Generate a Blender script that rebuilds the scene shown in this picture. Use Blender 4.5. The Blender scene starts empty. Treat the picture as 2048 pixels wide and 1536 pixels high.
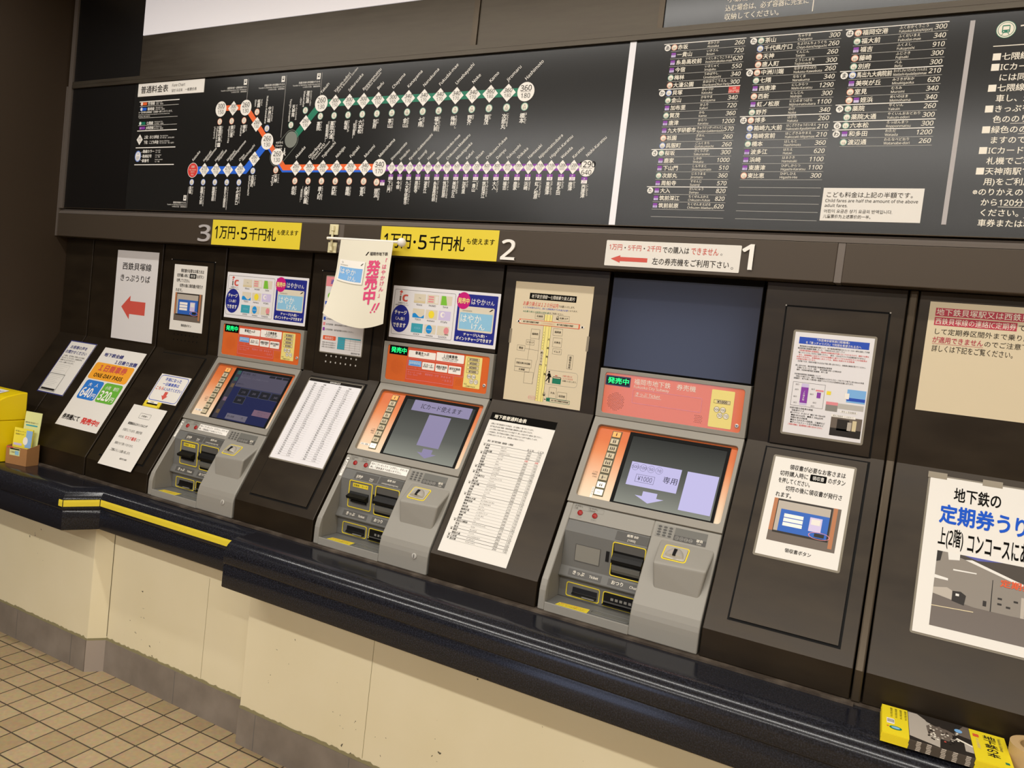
import bpy, math, random
import numpy as np
from mathutils import Vector, Matrix
random.seed(7)
C = bpy.context.scene.collection
sc = bpy.context.scene
PI = math.pi

# ---------------------------------------------------------------- camera
cam_d = bpy.data.cameras.new('camera'); cam = bpy.data.objects.new('camera', cam_d); C.objects.link(cam)
yaw, pit, rol = math.radians(27.396), math.radians(3.157), math.radians(6.544)
f = Vector((-math.sin(yaw)*math.cos(pit), math.cos(yaw)*math.cos(pit), -math.sin(pit)))
r0 = Vector((math.cos(yaw), math.sin(yaw), 0)); u0 = r0.cross(f)
rr = math.cos(rol)*r0 + math.sin(rol)*u0; uu = -math.sin(rol)*r0 + math.cos(rol)*u0
M = Matrix((rr, uu, -f)).transposed().to_4x4(); M.translation = Vector((0, -2.3627, 1.6))
cam.matrix_world = M
cam_d.sensor_width = 36; cam_d.lens = 1517.7*36/2048; cam_d.clip_start = .05
sc.camera = cam

# ---------------------------------------------------------------- light and exposure
def area(name, loc, sx, sy, power, col, rot=(0, 0, 0)):
    l = bpy.data.lights.new(name, 'AREA'); l.shape = 'RECTANGLE'; l.size = sx; l.size_y = sy
    l.energy = power; l.color = col
    o = bpy.data.objects.new(name, l); o.location = loc; o.rotation_euler = rot; C.objects.link(o); return o
WARM = (1.0, .97, .915)
area('lamp_row_near_wall', (-1.2, -.95, 3.08), 6.4, .06, 52, WARM)
area('lamp_row_middle', (-1.2, -2.95, 3.08), 7.0, .12, 146, WARM)
area('lamp_row_far', (-1.2, -5.2, 3.08), 7.0, .14, 150, WARM)
w = bpy.data.worlds.new('world'); sc.world = w; w.use_nodes = True
bg = w.node_tree.nodes['Background']; bg.inputs[0].default_value = (.62, .70, 1.0, 1); bg.inputs[1].default_value = 2.5
sc.view_settings.view_transform = 'Standard'; sc.view_settings.look = 'None'
sc.view_settings.gamma = 1; sc.view_settings.use_curve_mapping = False
sc.view_settings.exposure = 0.0

# ---------------------------------------------------------------- materials
def lin(h):
    h = h.lstrip('#'); o = []
    for i in (0, 2, 4):
        c = int(h[i:i+2], 16)/255; o.append(c/12.92 if c <= .04045 else ((c+.055)/1.055)**2.4)
    return (*o, 1)
MATS = {}
def mat(name, col, rough=.5, metal=0, spec=.3, emit=None, es=0, coat=0):
    if name in MATS: return MATS[name]
    m = bpy.data.materials.new(name); m.use_nodes = True
    b = m.node_tree.nodes['Principled BSDF']
    b.inputs['Base Color'].default_value = lin(col) if isinstance(col, str) else (*col, 1)
    b.inputs['Roughness'].default_value = rough; b.inputs['Metallic'].default_value = metal
    b.inputs['Specular IOR Level'].default_value = spec
    b.inputs['Coat Weight'].default_value = coat
    if emit: b.inputs['Emission Color'].default_value = lin(emit); b.inputs['Emission Strength'].default_value = es
    MATS[name] = m; return m
def nodes(name):
    m = MATS[name]; nt = m.node_tree; return nt, nt.nodes, nt.links, nt.nodes['Principled BSDF']
def noise_mix(name, ca, cb, scale, lo=.4, hi=.6, detail=4, rough_var=None, stretch=None):
    nt, N, L, b = nodes(name)
    tc = N.new('ShaderNodeTexCoord'); mp = N.new('ShaderNodeMapping'); ns = N.new('ShaderNodeTexNoise'); rp = N.new('ShaderNodeValToRGB')
    ns.inputs['Scale'].default_value = scale; ns.inputs['Detail'].default_value = detail
    if stretch: mp.inputs['Scale'].default_value = stretch
    rp.color_ramp.elements[0].position = lo; rp.color_ramp.elements[1].position = hi
    rp.color_ramp.elements[0].color = lin(ca); rp.color_ramp.elements[1].color = lin(cb)
    L.new(tc.outputs['Object'], mp.inputs[0]); L.new(mp.outputs[0], ns.inputs[0]); L.new(ns.outputs[0], rp.inputs[0]); L.new(rp.outputs[0], b.inputs['Base Color'])
    if rough_var:
        mr = N.new('ShaderNodeMapRange'); mr.inputs[3].default_value, mr.inputs[4].default_value = rough_var
        L.new(ns.outputs[0], mr.inputs[0]); L.new(mr.outputs[0], b.inputs['Roughness'])
    return ns, rp, mp

mat('brown', '#3d342a', .38, .45, .5); noise_mix('brown', '#271e13', '#32281a', 6, .3, .7, 5, (.30, .46), (1, 1, 3))
mat('brown_side', '#392d20', .5, .1, .4)
mat('brown_brushed', '#4a4238', .36, .45); noise_mix('brown_brushed', '#453d33', '#514a3f', 5, .3, .7, 6, (.28, .46), (1, 1, 9))
mat('bronze', '#4b4134', .34, .5); mat('fascia', '#4a4035', .42, .25)  # fascia brown lightened, painting in its contrast with the shaded panels below
mat('trim_grey', '#6b625a', .4, .3)
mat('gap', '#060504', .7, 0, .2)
mat('board', '#191918', .22, 0, .5)
mat('board_black', '#0e0c0b', .35, 0, .4)
mat('slate', '#282a36', .16, 0, .5)
mat('lightbox', '#dcd7d4', .3, 0, .5, '#dcd8dc', .42)
mat('cream', '#ece0bf', .5)
mat('skirt', '#857a6e', .45); noise_mix('skirt', '#776d62', '#8f8478', 7, .3, .7, 5)
mat('corner_tile', '#a3968a', .4)
mat('mortar', '#8f8663', .8)
mat('granite', '#17181d', .17, 0, .4)
mat('plinth', '#4a4037', .5); noise_mix('plinth', '#40372f', '#6b6054', 14, .45, .75, 5)
mat('ceiling', '#cfc6b6', .8); mat('room_wall', '#b9ad98', .7)
mat('paper', '#e6e1d8', .55); mat('paper_white', '#e6e3e4', .5); mat('paper_beige', '#dccdae', .3); mat('paper_cool', '#e0dcda', .5)
mat('sleeve', '#8a8375', .12, 0, .6)
mat('tape_clear', '#8f8470', .25)
mat('white', '#f4efe6', .5); mat('white_cool', '#f3f1f4', .45); mat('strip_grey', '#b3adab', .45); mat('offwhite', '#f1e9d8', .5)
mat('black', '#100e0c', .9, 0, .08); mat('ink', '#26221f', .9, 0, .08); mat('ink_soft', '#4f4a45', .9, 0, .08); mat('grey', '#8a8780', .5); mat('grey_light', '#bcb8b0', .5)
mat('orange', '#ef6a33', .4); mat('blue', '#2a66d8', .4); mat('green', '#1b7a5c', .4); mat('purple', '#8a3fa6', .4); mat('red', '#d8403a', .4)
mat('grey_disc', '#7d8077', .4)
mat('ring_orange', '#e59a7c', .4); mat('ring_blue', '#7f9ade', .4); mat('ring_green', '#7fb09c', .4)
mat('navy', '#252c86', .3); mat('magenta', '#c81f78', .3); mat('skyblue', '#8fc3e0', .4); mat('sky2', '#7fb4e6', .4); mat('teal', '#3fa3b5', .4)
mat('yellow', '#e6cf3c', .35); mat('lemon', '#efe08a', .4); mat('sun', '#f2dc3c', .4); mat('lilac', '#cfc3e4', .4); mat('leaf', '#7cc03c', .4); mat('cyan', '#1f8fd8', .4)
mat('sand', '#dcd2bc', .4); mat('rose', '#e38d93', .4); mat('tan', '#d8c8a0', .4)
mat('pass_orange', '#f2a52e', .5); mat('pass_blue', '#2f78cc', .5); mat('pass_green', '#69b03a', .5); mat('brick', '#d0574a', .5); mat('indigo', '#3c3f7c', .5)
mat('poster_blue', '#2459c8', .8, 0, .1); mat('royal', '#2a50b8', .4); mat('crimson', '#b83a4c', .4); mat('pink', '#e04a7c', .5)
mat('frame_grey', '#938e84', .45, .1); mat('body_grey', '#969289', .42, .05); mat('inner_grey', '#6d6c68', .45); mat('inner_wall', '#88837a', .45); mat('plate_dark', '#55534f', .4); mat('plate_mid', '#6d6c66', .4); mat('cover_grey', '#858279', .4)
mat('head_orange', '#dd6a30', .10, 0, .8); mat('head_deep', '#d85a3a', .12, 0, .6); mat('grille', '#9c421c', .4); mat('price_yellow', '#eddc86', .35)
mat('led_black', '#05080a', .25); mat('led_green', '#0a7a40', .4, 0, .5, '#19f27c', 1.5); mat('led_unit', '#33405c', .25)
mat('black_plastic', '#0a0908', .42, 0, .3); mat('chrome', '#cfcabf', .34, .55); mat('red_button', '#9c2420', .25); mat('key_grey', '#8d8a82', .4)
mat('btn', '#cdbfa0', .4); mat('btn_lit', '#e8a05c', .4, 0, .3, '#ffa850', .35); mat('btn_white', '#f4efdc', .4, 0, .5, '#fff2d0', .55); mat('btn_frame', '#5e5a45', .5)
mat('kraft', '#a9794a', .8); mat('box_yellow', '#f0d10c', .35); mat('leaf_pale', '#dfe2a0', .5); mat('leaf_yellow', '#f0e04a', .5); mat('leaf_blue', '#8fb6e0', .5)
mat('plastic_cream', '#e2d9b0', .4); mat('cloth', '#e6e0cc', .6); mat('card_shadow', '#b9b3a0', .6)
mat('brochure_yellow', '#f3dc28', .3); mat('photo_dark', '#2b2622', .35); mat('photo_mid', '#6d6258', .35); mat('photo_light', '#b7ada0', .35)
mat('photo_wall', '#8d857b', .3); mat('photo_floor', '#6f665f', .3); mat('photo_deep', '#4d463f', .3); mat('photo_white', '#e6e2da', .3); mat('photo_orange', '#e0603a', .3); mat('photo_blue', '#3a86d0', .3); mat('photo_rust', '#b5764e', .4); mat('photo_screen', '#3566bc', .3); mat('photo_sky', '#5a5fa8', .3)
mat('tape_roll', '#c8a878', .35); mat('tape_core', '#b89868', .7)
mat('screen_lilac', '#000000', .3, 0, .5, '#cfc8f2', .92); mat('screen_lilac2', '#000000', .3, 0, .5, '#a99fc4', .72); mat('screen_ink', '#000000', .3, 0, .5, '#55506a', .5); mat('screen_ink2', '#000000', .3, 0, .5, '#2a2735', .5)
mat('scr_mauve', '#000000', .3, 0, .5, '#5d5868', .8); mat('scr_navy', '#000000', .3, 0, .5, '#2b2f55', .8); mat('scr_key', '#000000', .3, 0, .5, '#2a2a30', .8); mat('scr_keyline', '#000000', .3, 0, .5, '#6b6c78', .8); mat('scr_pink', '#000000', .3, 0, .5, '#87697a', .8); mat('scr_teal', '#000000', .3, 0, .5, '#3c6660', .8); mat('scr_side', '#000000', .3, 0, .5, '#46424a', .8); mat('scr_grey', '#000000', .3, 0, .5, '#77717e', .8); mat('scr_ochre', '#000000', .3, 0, .5, '#7a6248', .8)
mat('dirt', '#6f6549', .8)

def zgrad(name, stops, z0, z1, emit=0):
    """a printed or displayed colour ramp along the object's own height"""
    mat(name, '#000000', .3); nt, N, L, b = nodes(name)
    tc = N.new('ShaderNodeTexCoord'); sp = N.new('ShaderNodeSeparateXYZ'); mr = N.new('ShaderNodeMapRange'); rp = N.new('ShaderNodeValToRGB')
    mr.inputs[1].default_value = z0; mr.inputs[2].default_value = z1
    el = rp.color_ramp.elements
    el[0].position = stops[0][0]; el[0].color = lin(stops[0][1]); el[1].position = stops[-1][0]; el[1].color = lin(stops[-1][1])
    for p, c in stops[1:-1]: e = el.new(p); e.color = lin(c)
    L.new(tc.outputs['Object'], sp.inputs[0]); L.new(sp.outputs[2], mr.inputs[0]); L.new(mr.outputs[0], rp.inputs[0])
    if emit: L.new(rp.outputs[0], b.inputs['Emission Color']); b.inputs['Emission Strength'].default_value = emit
    else: L.new(rp.outputs[0], b.inputs['Base Color'])
# heights are measured from the machine's foot (z = .812)
zgrad('side_ramp', [(0, '#efdcc0'), (.22, '#ecc9a8'), (.62, '#e08a56'), (.8, '#d6703a'), (1, '#d26832')], 1.143-.812, 1.365-.812)
for k_ in list(MATS):
    if k_.startswith(('scr_', 'screen_')): MATS[k_].node_tree.nodes['Principled BSDF'].inputs['Specular IOR Level'].default_value = .1
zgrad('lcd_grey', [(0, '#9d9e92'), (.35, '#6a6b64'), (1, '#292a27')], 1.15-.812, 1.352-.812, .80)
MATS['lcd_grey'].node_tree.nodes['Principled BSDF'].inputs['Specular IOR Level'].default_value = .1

def specks(name, base):
    """cream paint with small dark chips that thicken towards the skirting"""
    nt, N, L, b = nodes(name)
    tc = N.new('ShaderNodeTexCoord'); ns = N.new('ShaderNodeTexNoise'); ns.inputs['Scale'].default_value = 55; ns.inputs['Detail'].default_value = 3
    big = N.new('ShaderNodeTexNoise'); big.inputs['Scale'].default_value = 4; big.inputs['Detail'].default_value = 3
    ad = N.new('ShaderNodeMath'); ad.operation = 'MULTIPLY_ADD'; ad.inputs[1].default_value = .38
    gt = N.new('ShaderNodeMapRange'); gt.inputs[1].default_value = .945; gt.inputs[2].default_value = .955
    mx = N.new('ShaderNodeMixRGB'); mx.inputs[1].default_value = lin(base); mx.inputs[2].default_value = lin('#5d5545')
    L.new(tc.outputs['Object'], ns.inputs[0]); L.new(tc.outputs['Object'], big.inputs[0])
    L.new(big.outputs[0], ad.inputs[0]); L.new(ns.outputs[0], ad.inputs[2]); L.new(ad.outputs[0], gt.inputs[0])
    tint = N.new('ShaderNodeMixRGB'); tint.inputs[1].default_value = lin(base); tint.inputs[2].default_value = lin('#e3d6b0')
    L.new(big.outputs[0], tint.inputs[0]); L.new(tint.outputs[0], mx.inputs[1])
    L.new(gt.outputs[0], mx.inputs[0]); L.new(mx.outputs[0], b.inputs['Base Color'])
specks('cream', '#ece0bf')

def granite():
    nt, N, L, b = nodes('granite')
    tc = N.new('ShaderNodeTexCoord'); v = N.new('ShaderNodeTexNoise'); v.inputs['Scale'].default_value = 260; v.inputs['Detail'].default_value = 2
    rp = N.new('ShaderNodeValToRGB'); el = rp.color_ramp.elements
    el[0].position = .35; el[0].color = lin('#141418'); el[1].position = .68; el[1].color = lin('#292a32'); e = el.new(.52); e.color = lin('#1c1d23')
    L.new(tc.outputs['Object'], v.inputs[0]); L.new(v.outputs[0], rp.inputs[0]); L.new(rp.outputs[0], b.inputs['Base Color'])
granite()

def floor_tiles():
    m = mat('floor_tile', '#b29c78', .42); nt, N, L, b = nodes('floor_tile')
    tc = N.new('ShaderNodeTexCoord'); mp = N.new('ShaderNodeMapping'); br = N.new('ShaderNodeTexBrick')
    mp.inputs['Rotation'].default_value = (0, 0, math.radians(-1.5)); mp.inputs['Location'].default_value = (.0, .0, 0)
    br.offset = 0; br.squash = 1
    br.inputs['Scale'].default_value = 1; br.inputs['Brick Width'].default_value = .1; br.inputs['Row Height'].default_value = .1
    br.inputs['Mortar Size'].default_value = .0034; br.inputs['Mortar Smooth'].default_value = .3; br.inputs['Bias'].default_value = -.1
    br.inputs['Color1'].default_value = lin('#b29c79'); br.inputs['Color2'].default_value = lin('#a08a67'); br.inputs['Mortar'].default_value = lin('#4a4034')
    ns = N.new('ShaderNodeTexNoise'); ns.inputs['Scale'].default_value = 60; ns.inputs['Detail'].default_value = 5
    mx = N.new('ShaderNodeMixRGB'); mx.blend_type = 'OVERLAY'; mx.inputs[0].default_value = .25
    bp = N.new('ShaderNodeBump'); bp.inputs['Strength'].default_value = .35; bp.inputs['Distance'].default_value = .003; bp.invert = True
    L.new(tc.outputs['Object'], mp.inputs[0]); L.new(mp.outputs[0], br.inputs[0]); L.new(tc.outputs['Object'], ns.inputs[0])
    L.new(br.outputs[0], mx.inputs[1]); L.new(ns.outputs[1], mx.inputs[2]); L.new(mx.outputs[0], b.inputs['Base Color'])
    L.new(br.outputs[1], bp.inputs['Height']); L.new(bp.outputs[0], b.inputs['Normal'])
floor_tiles()

# ---------------------------------------------------------------- mesh building
class Frame:
    """a surface: u to the right, v up, w out of it"""
    def __init__(s, o, u, v):
        s.o = np.array(o, float); s.u = np.array(u, float); s.v = np.array(v, float); s.w = np.cross(s.u, s.v)
    def __call__(s, a): a = np.asarray(a, float).reshape(-1, 3); return s.o + a[:, :1]*s.u + a[:, 1:2]*s.v + a[:, 2:]*s.w
def V(Y): return Frame((0, Y, 0), (1, 0, 0), (0, 0, 1))
ST, SB = (0.0, 1.390), (-.2975, .891)
_l = math.hypot(SB[0]-ST[0], SB[1]-ST[1]); SD = ((ST[0]-SB[0])/_l, (ST[1]-SB[1])/_l)
SLOPE = Frame((0, ST[0], ST[1]), (1, 0, 0), (0, SD[0], SD[1]))
def sl_yz(t, wv=0): return (ST[0]+SD[0]*t-SD[1]*wv, ST[1]+SD[1]*t+SD[0]*wv)
def H(Z): return Frame((0, 0, Z), (1, 0, 0), (0, 1, 0))
WORLD = Frame((0, 0, 0), (1, 0, 0), (0, 1, 0))
BUILD = []; TEXT = []
class MB:
    def __init__(s, name, parent=None, loc=None, label=None, cat=None, group=None, kind=None, bevel=0, smooth=False, seg=2):
        s.name, s.parent, s.loc, s.label, s.cat, s.group, s.kind, s.bevel, s.smooth, s.seg = name, parent, loc, label, cat, group, kind, bevel, smooth, seg
        s.vs, s.fs, s.ms, s.n, s.mats, s.ob = [], [], [], 0, [], None
        BUILD.append(s)
    def mi(s, m):
        if m not in s.mats: s.mats.append(m)
        return s.mats.index(m)
    def add(s, pts, faces, m):
        k = s.mi(m); s.vs.append(np.asarray(pts, float)); b = s.n
        for fc in faces: s.fs.append([i+b for i in fc]); s.ms.append(k)
        s.n += len(pts)
    def origin(s):
        if s.loc is not None: return np.array(s.loc, float)
        if isinstance(s.parent, MB): return s.parent.origin()
        if s.parent is not None: return np.array(s.parent['_o'])
        return np.zeros(3)
    def build(s):
        if not s.vs: return
        me = bpy.data.meshes.new(s.name); v = np.concatenate(s.vs)-s.origin()
        me.vertices.add(len(v)); me.vertices.foreach_set('co', v.astype('f').ravel())
        tot = np.array([len(q) for q in s.fs], 'i'); st = np.concatenate(([0], np.cumsum(tot)[:-1])).astype('i')
        me.loops.add(int(tot.sum())); me.loops.foreach_set('vertex_index', np.concatenate([np.array(q, 'i') for q in s.fs]))
        me.polygons.add(len(tot)); me.polygons.foreach_set('loop_start', st); me.polygons.foreach_set('loop_total', tot)
        me.polygons.foreach_set('material_index', np.array(s.ms, 'i'))
        for m in s.mats: me.materials.append(MATS[m])
        me.update(calc_edges=True); me.validate()
        if s.smooth: me.polygons.foreach_set('use_smooth', np.ones(len(me.polygons), bool)); me.set_sharp_from_angle(angle=math.radians(40))
        else: me.polygons.foreach_set('use_smooth', np.zeros(len(me.polygons), bool))
        o = bpy.data.objects.new(s.name, me); C.objects.link(o); s.ob = o
        if s.bevel:
            b = o.modifiers.new('bevel', 'BEVEL'); b.width = s.bevel; b.segments = s.seg; b.limit_method = 'ANGLE'; b.angle_limit = math.radians(35); b.harden_normals = False
        if s.parent is not None: o.parent = s.parent.ob if isinstance(s.parent, MB) else s.parent
        else: o.location = s.origin()
        if s.label: o['label'] = s.label
        if s.cat: o['category'] = s.cat
        if s.group: o['group'] = s.group
        if s.kind: o['kind'] = s.kind
def thing(name, label, cat, loc, group=None):
    o = bpy.data.objects.new(name, None); C.objects.link(o); o.location = loc; o.empty_display_size = .05
    o['label'] = label; o['category'] = cat; o['_o'] = list(loc)
    if group: o['group'] = group
    return o
def struct(name, **k): return MB(name, kind='structure', **k)

def rrect(u0, v0, u1, v1, r=0, n=4):
    if r <= 0: return [(u0, v0), (u1, v0), (u1, v1), (u0, v1)]
    o = []
    for cx, cy, a in ((u1-r, v0+r, -90), (u1-r, v1-r, 0), (u0+r, v1-r, 90), (u0+r, v0+r, 180)):
        for i in range(n+1): t = math.radians(a+90*i/n); o.append((cx+r*math.cos(t), cy+r*math.sin(t)))
    return o
def ell(cu, cv, ru, rv=None, n=20):
    rv = rv or ru; return [(cu+ru*math.cos(2*PI*i/n), cv+rv*math.sin(2*PI*i/n)) for i in range(n)]
def poly(mb, fr, pts, m, w=.0005): mb.add(fr([(a, b, w) for a, b in pts]), [range(len(pts))], m)
def rect(mb, fr, u0, v0, u1, v1, m, w=.0005): poly(mb, fr, [(u0, v0), (u1, v0), (u1, v1), (u0, v1)], m, w)
def prism(mb, fr, pts, w0, w1, m, ms=None):
    n = len(pts); p = [(a, b, w0) for a, b in pts]+[(a, b, w1) for a, b in pts]
    mb.add(fr(p), [list(range(n, 2*n)), list(range(n-1, -1, -1))], m)
    mb.add(fr(p), [[i, (i+1) % n, n+(i+1) % n, n+i] for i in range(n)], ms or m)
def box(mb, fr, u0, v0, u1, v1, w0, w1, m): prism(mb, fr, [(u0, v0), (u1, v0), (u1, v1), (u0, v1)], w0, w1, m)
def ring(mb, fr, outer, inner, w0, w1, m):
    n = len(outer); p = [(a, b, w0) for a, b in outer]+[(a, b, w0) for a, b in inner]+[(a, b, w1) for a, b in outer]+[(a, b, w1) for a, b in inner]
    F = []
    for i in range(n):
        j = (i+1) % n; F += [[2*n+i, 2*n+j, 3*n+j, 3*n+i], [i, j, 2*n+j, 2*n+i], [n+j, n+i, 3*n+i, 3*n+j], [i, n+i, n+j, j]]
    mb.add(fr(p), F, m)
def flat_ring(mb, fr, outer, inner, m, w=.0006):
    n = len(outer); p = [(a, b, w) for a, b in outer]+[(a, b, w) for a, b in inner]
    mb.add(fr(p), [[i, (i+1) % n, n+(i+1) % n, n+i] for i in range(n)], m)
def rframe(mb, fr, u0, v0, u1, v1, t, m, r=0, w=.0006): flat_ring(mb, fr, rrect(u0, v0, u1, v1, r), rrect(u0+t, v0+t, u1-t, v1-t, max(r-t, 0) if r else 0, 4) if r else rrect(u0+t, v0+t, u1-t, v1-t), m, w)
def line(mb, fr, p, q, wd, m, w=.0006):
    dx, dy = q[0]-p[0], q[1]-p[1]; l = math.hypot(dx, dy) or 1; nx, ny = -dy/l*wd/2, dx/l*wd/2
    poly(mb, fr, [(p[0]-nx, p[1]-ny), (q[0]-nx, q[1]-ny), (q[0]+nx, q[1]+ny), (p[0]+nx, p[1]+ny)], m, w)
def strip(mb, fr, pts, lo, hi, m, w):
    """band along a bent line between offsets lo and hi, mitred at the bends"""
    P = [np.array(p, float) for p in pts]; L = []
    for i, p in enumerate(P):
        ds = []
        if i: d = p-P[i-1]; ds.append(d/np.linalg.norm(d))
        if i < len(P)-1: d = P[i+1]-p; ds.append(d/np.linalg.norm(d))
        ns = [np.array((-d[1], d[0])) for d in ds]; nn = sum(ns); nn = nn/np.linalg.norm(nn); nn = nn/(nn@ns[0]); L.append((p+nn*lo, p+nn*hi))
    for a, b in zip(L, L[1:]): poly(mb, fr, [a[0], b[0], b[1], a[1]], m, w)
def extr(mb, prof, x0, x1, m):
    """a (y, z) outline pulled along x"""
    n = len(prof); p = [(x0, y, z) for y, z in prof]+[(x1, y, z) for y, z in prof]
    mb.add(p, [list(range(n)), list(range(2*n-1, n-1, -1))]+[[i, n+i, n+(i+1) % n, (i+1) % n] for i in range(n)], m)
def tube(mb, pts, r, m, n=12):
    P = [np.array(p, float) for p in pts]; rings = []
    for i, p in enumerate(P):
        d = P[min(i+1, len(P)-1)]-P[max(i-1, 0)]; d /= np.linalg.norm(d)
        a = np.cross(d, (0, 0, 1) if abs(d[2]) < .9 else (1, 0, 0)); a /= np.linalg.norm(a); b = np.cross(d, a)
        rings.append([p+r*(math.cos(2*PI*k/n)*a+math.sin(2*PI*k/n)*b) for k in range(n)])
    v = [q for R_ in rings for q in R_]; F = []
    for i in range(len(P)-1):
        for k in range(n): F.append([i*n+k, i*n+(k+1) % n, (i+1)*n+(k+1) % n, (i+1)*n+k])
    F += [list(range(n-1, -1, -1)), [len(v)-n+k for k in range(n)]]; mb.add(v, F, m)
def lathe(mb, prof, c, m, n=32, fr=None):
    """(radius, height) outline turned about the w axis of a frame"""
    fr = fr or WORLD; v = []
    for r, h in prof: v += [(c[0]+r*math.cos(2*PI*k/n), c[1]+r*math.sin(2*PI*k/n), c[2]+h) for k in range(n)]
    k_ = len(prof); F = [[i*n+k, i*n+(k+1) % n, (i+1)*n+(k+1) % n, (i+1)*n+k] for i in range(k_-1) for k in range(n)]
    mb.add(fr(v), F, m)
def arrow(mb, fr, u0, v0, u1, v1, m, d='L', head=.45, shaft=.5, w=.0007):
    cu, cv = (u0+u1)/2, (v0+v1)/2
    if d == 'L':
        hx = u0+(u1-u0)*head; s = (v1-v0)*shaft/2
        poly(mb, fr, [(u0, cv), (hx, v0), (hx, cv-s), (u1, cv-s), (u1, cv+s), (hx, cv+s), (hx, v1)], m, w)
    else:
        hy = v0+(v1-v0)*head; s = (u1-u0)*shaft/2
        poly(mb, fr, [(cu, v0), (u1, hy), (cu+s, hy), (cu+s, v1), (cu-s, v1), (cu-s, hy), (u0, hy)], m, w)
def sans(s, heavy):
    """plain letters and digits set in the upright sans face, which has a flagged 1"""
    A, a, d = (0x1D5D4, 0x1D5EE, 0x1D7EC) if heavy else (0x1D5A0, 0x1D5BA, 0x1D7E2); o = ''
    for ch in s: o += chr(A+ord(ch)-65) if 'A' <= ch <= 'Z' else chr(a+ord(ch)-97) if 'a' <= ch <= 'z' else chr(d+ord(ch)-48) if '0' <= ch <= '9' else ch
    return o
def T(mb, fr, s, m, box=None, at=None, em=None, al='L', rot=0, bold=0, shear=0, maxw=None, vert=False, w=.0009, ls=1.0, res=2, ex=0):
    """lettering: box=(u0,v0,u1,v1) fills a rectangle, at+em sets a size at a point"""
    heavy = bold >= .02 and s.isascii(); s = sans(s, heavy); bold = 0 if heavy else bold
    TEXT.append((mb, fr, s, m, box, at, em, al, rot, bold, shear, maxw, vert, w, ls, res, ex))
def thicken(co, F, b, size):
    """heavier strokes: the same outline laid down again around its own position"""
    if b < .004: return co.copy(), F
    D = [(-b, 0), (b, 0)] if size < .0125 else [(b*math.cos(a), b*math.sin(a)) for a in (PI*k/(2 if b < .03 else 4)+PI/4 for k in range(4 if b < .03 else 8))]
    n = len(co); return np.concatenate([co+np.array((x, y, 0)) for x, y in D]), [[i+n*k for i in f_] for k in range(len(D)) for f_ in F]
def set_text():
    keys = {}
    for j in TEXT:
        k = (j[2], j[10], j[12], j[7], j[14], j[15], j[16])
        if k not in keys:
            cu = bpy.data.curves.new('t', 'FONT'); cu.body = '\n'.join(j[2].replace('ー', '｜')) if j[12] else j[2]
            cu.size = 1; cu.resolution_u = j[15]; cu.extrude = j[16]; cu.shear = j[10]; cu.space_line = j[14]
            cu.align_x = 'CENTER' if j[12] else {'L': 'LEFT', 'C': 'CENTER', 'R': 'RIGHT'}[j[7]]
            o = bpy.data.objects.new('t', cu); C.objects.link(o); keys[k] = o
    bpy.context.view_layer.update(); dg = bpy.context.evaluated_depsgraph_get(); got = {}
    for k, o in keys.items():
        e = o.evaluated_get(dg); me = e.to_mesh(); n = len(me.vertices)
        co = np.empty(n*3, 'f'); me.vertices.foreach_get('co', co); co = co.reshape(-1, 3).astype(float)
        got[k] = (co, [list(p.vertices) for p in me.polygons]); e.to_mesh_clear()
    for o in keys.values():
        cu = o.data; bpy.data.objects.remove(o); bpy.data.curves.remove(cu)
    for mb, fr, s, m, bx, at, em, al, rot, bold, shear, maxw, vert, w, ls, res, ex in TEXT:
        co, F = got[(s, shear, vert, al, ls, res, ex)]
        if not len(co): continue
        p, F = thicken(co, F, bold, em if bx is None else bx[3]-bx[1]); lo, hi = p.min(0), p.max(0)
        if bx is not None:
            p[:, 0] = bx[0]+(p[:, 0]-lo[0])/max(hi[0]-lo[0], 1e-6)*(bx[2]-bx[0]); p[:, 1] = bx[1]+(p[:, 1]-lo[1])/max(hi[1]-lo[1], 1e-6)*(bx[3]-bx[1])
        else:
            k = em
            if vert: p[:, 1] -= hi[1]
            p = p*k
            if maxw and (hi[0]-lo[0])*k > maxw: p[:, 0] *= maxw/((hi[0]-lo[0])*k)
            if rot: c_, s_ = math.cos(rot), math.sin(rot); p[:, :2] = np.stack((p[:, 0]*c_-p[:, 1]*s_, p[:, 0]*s_+p[:, 1]*c_), 1)
            p[:, 0] += at[0]; p[:, 1] += at[1]
        p[:, 2] = w+5e-5*(np.arange(len(p))//len(co))+(p[:, 2] if ex else 0); mb.add(fr(p), F, m)
# ================================================================ the setting
XL = -3.841
m = struct('floor', loc=(0, 0, 0)); box(m, H(0), -3.86, -8, 4.5, .1, -.05, 0, 'floor_tile')
m = struct('ceiling', loc=(0, 0, 3.1)); box(m, H(3.1), -3.86, -8, 4.5, .16, 0, .05, 'ceiling')
m = struct('wall_left', loc=(XL, 0, 0)); box(m, H(0), XL-.12, -8, XL, .16, 0, 3.1, 'brown_side')
m = struct('wall_right', loc=(4.5, 0, 0)); box(m, H(0), 4.5, -8, 4.62, .16, 0, 3.1, 'room_wall')
m = struct('wall_back', loc=(0, .05, 0)); box(m, H(0), XL, .05, 4.5, .16, 0, 3.1, 'brown_side')
m = struct('wall_front', loc=(0, -7.9, 0))                      # the far side of the concourse, open to daylight in one place
OX0, OX1, OZ = -4.6+.78, -1.95, 2.35
box(m, V(-7.9), OX1, 0, 4.5, 3.1, -.1, 0, 'room_wall'); box(m, V(-7.9), XL, OZ, OX1, 3.1, -.1, 0, 'room_wall')

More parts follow.
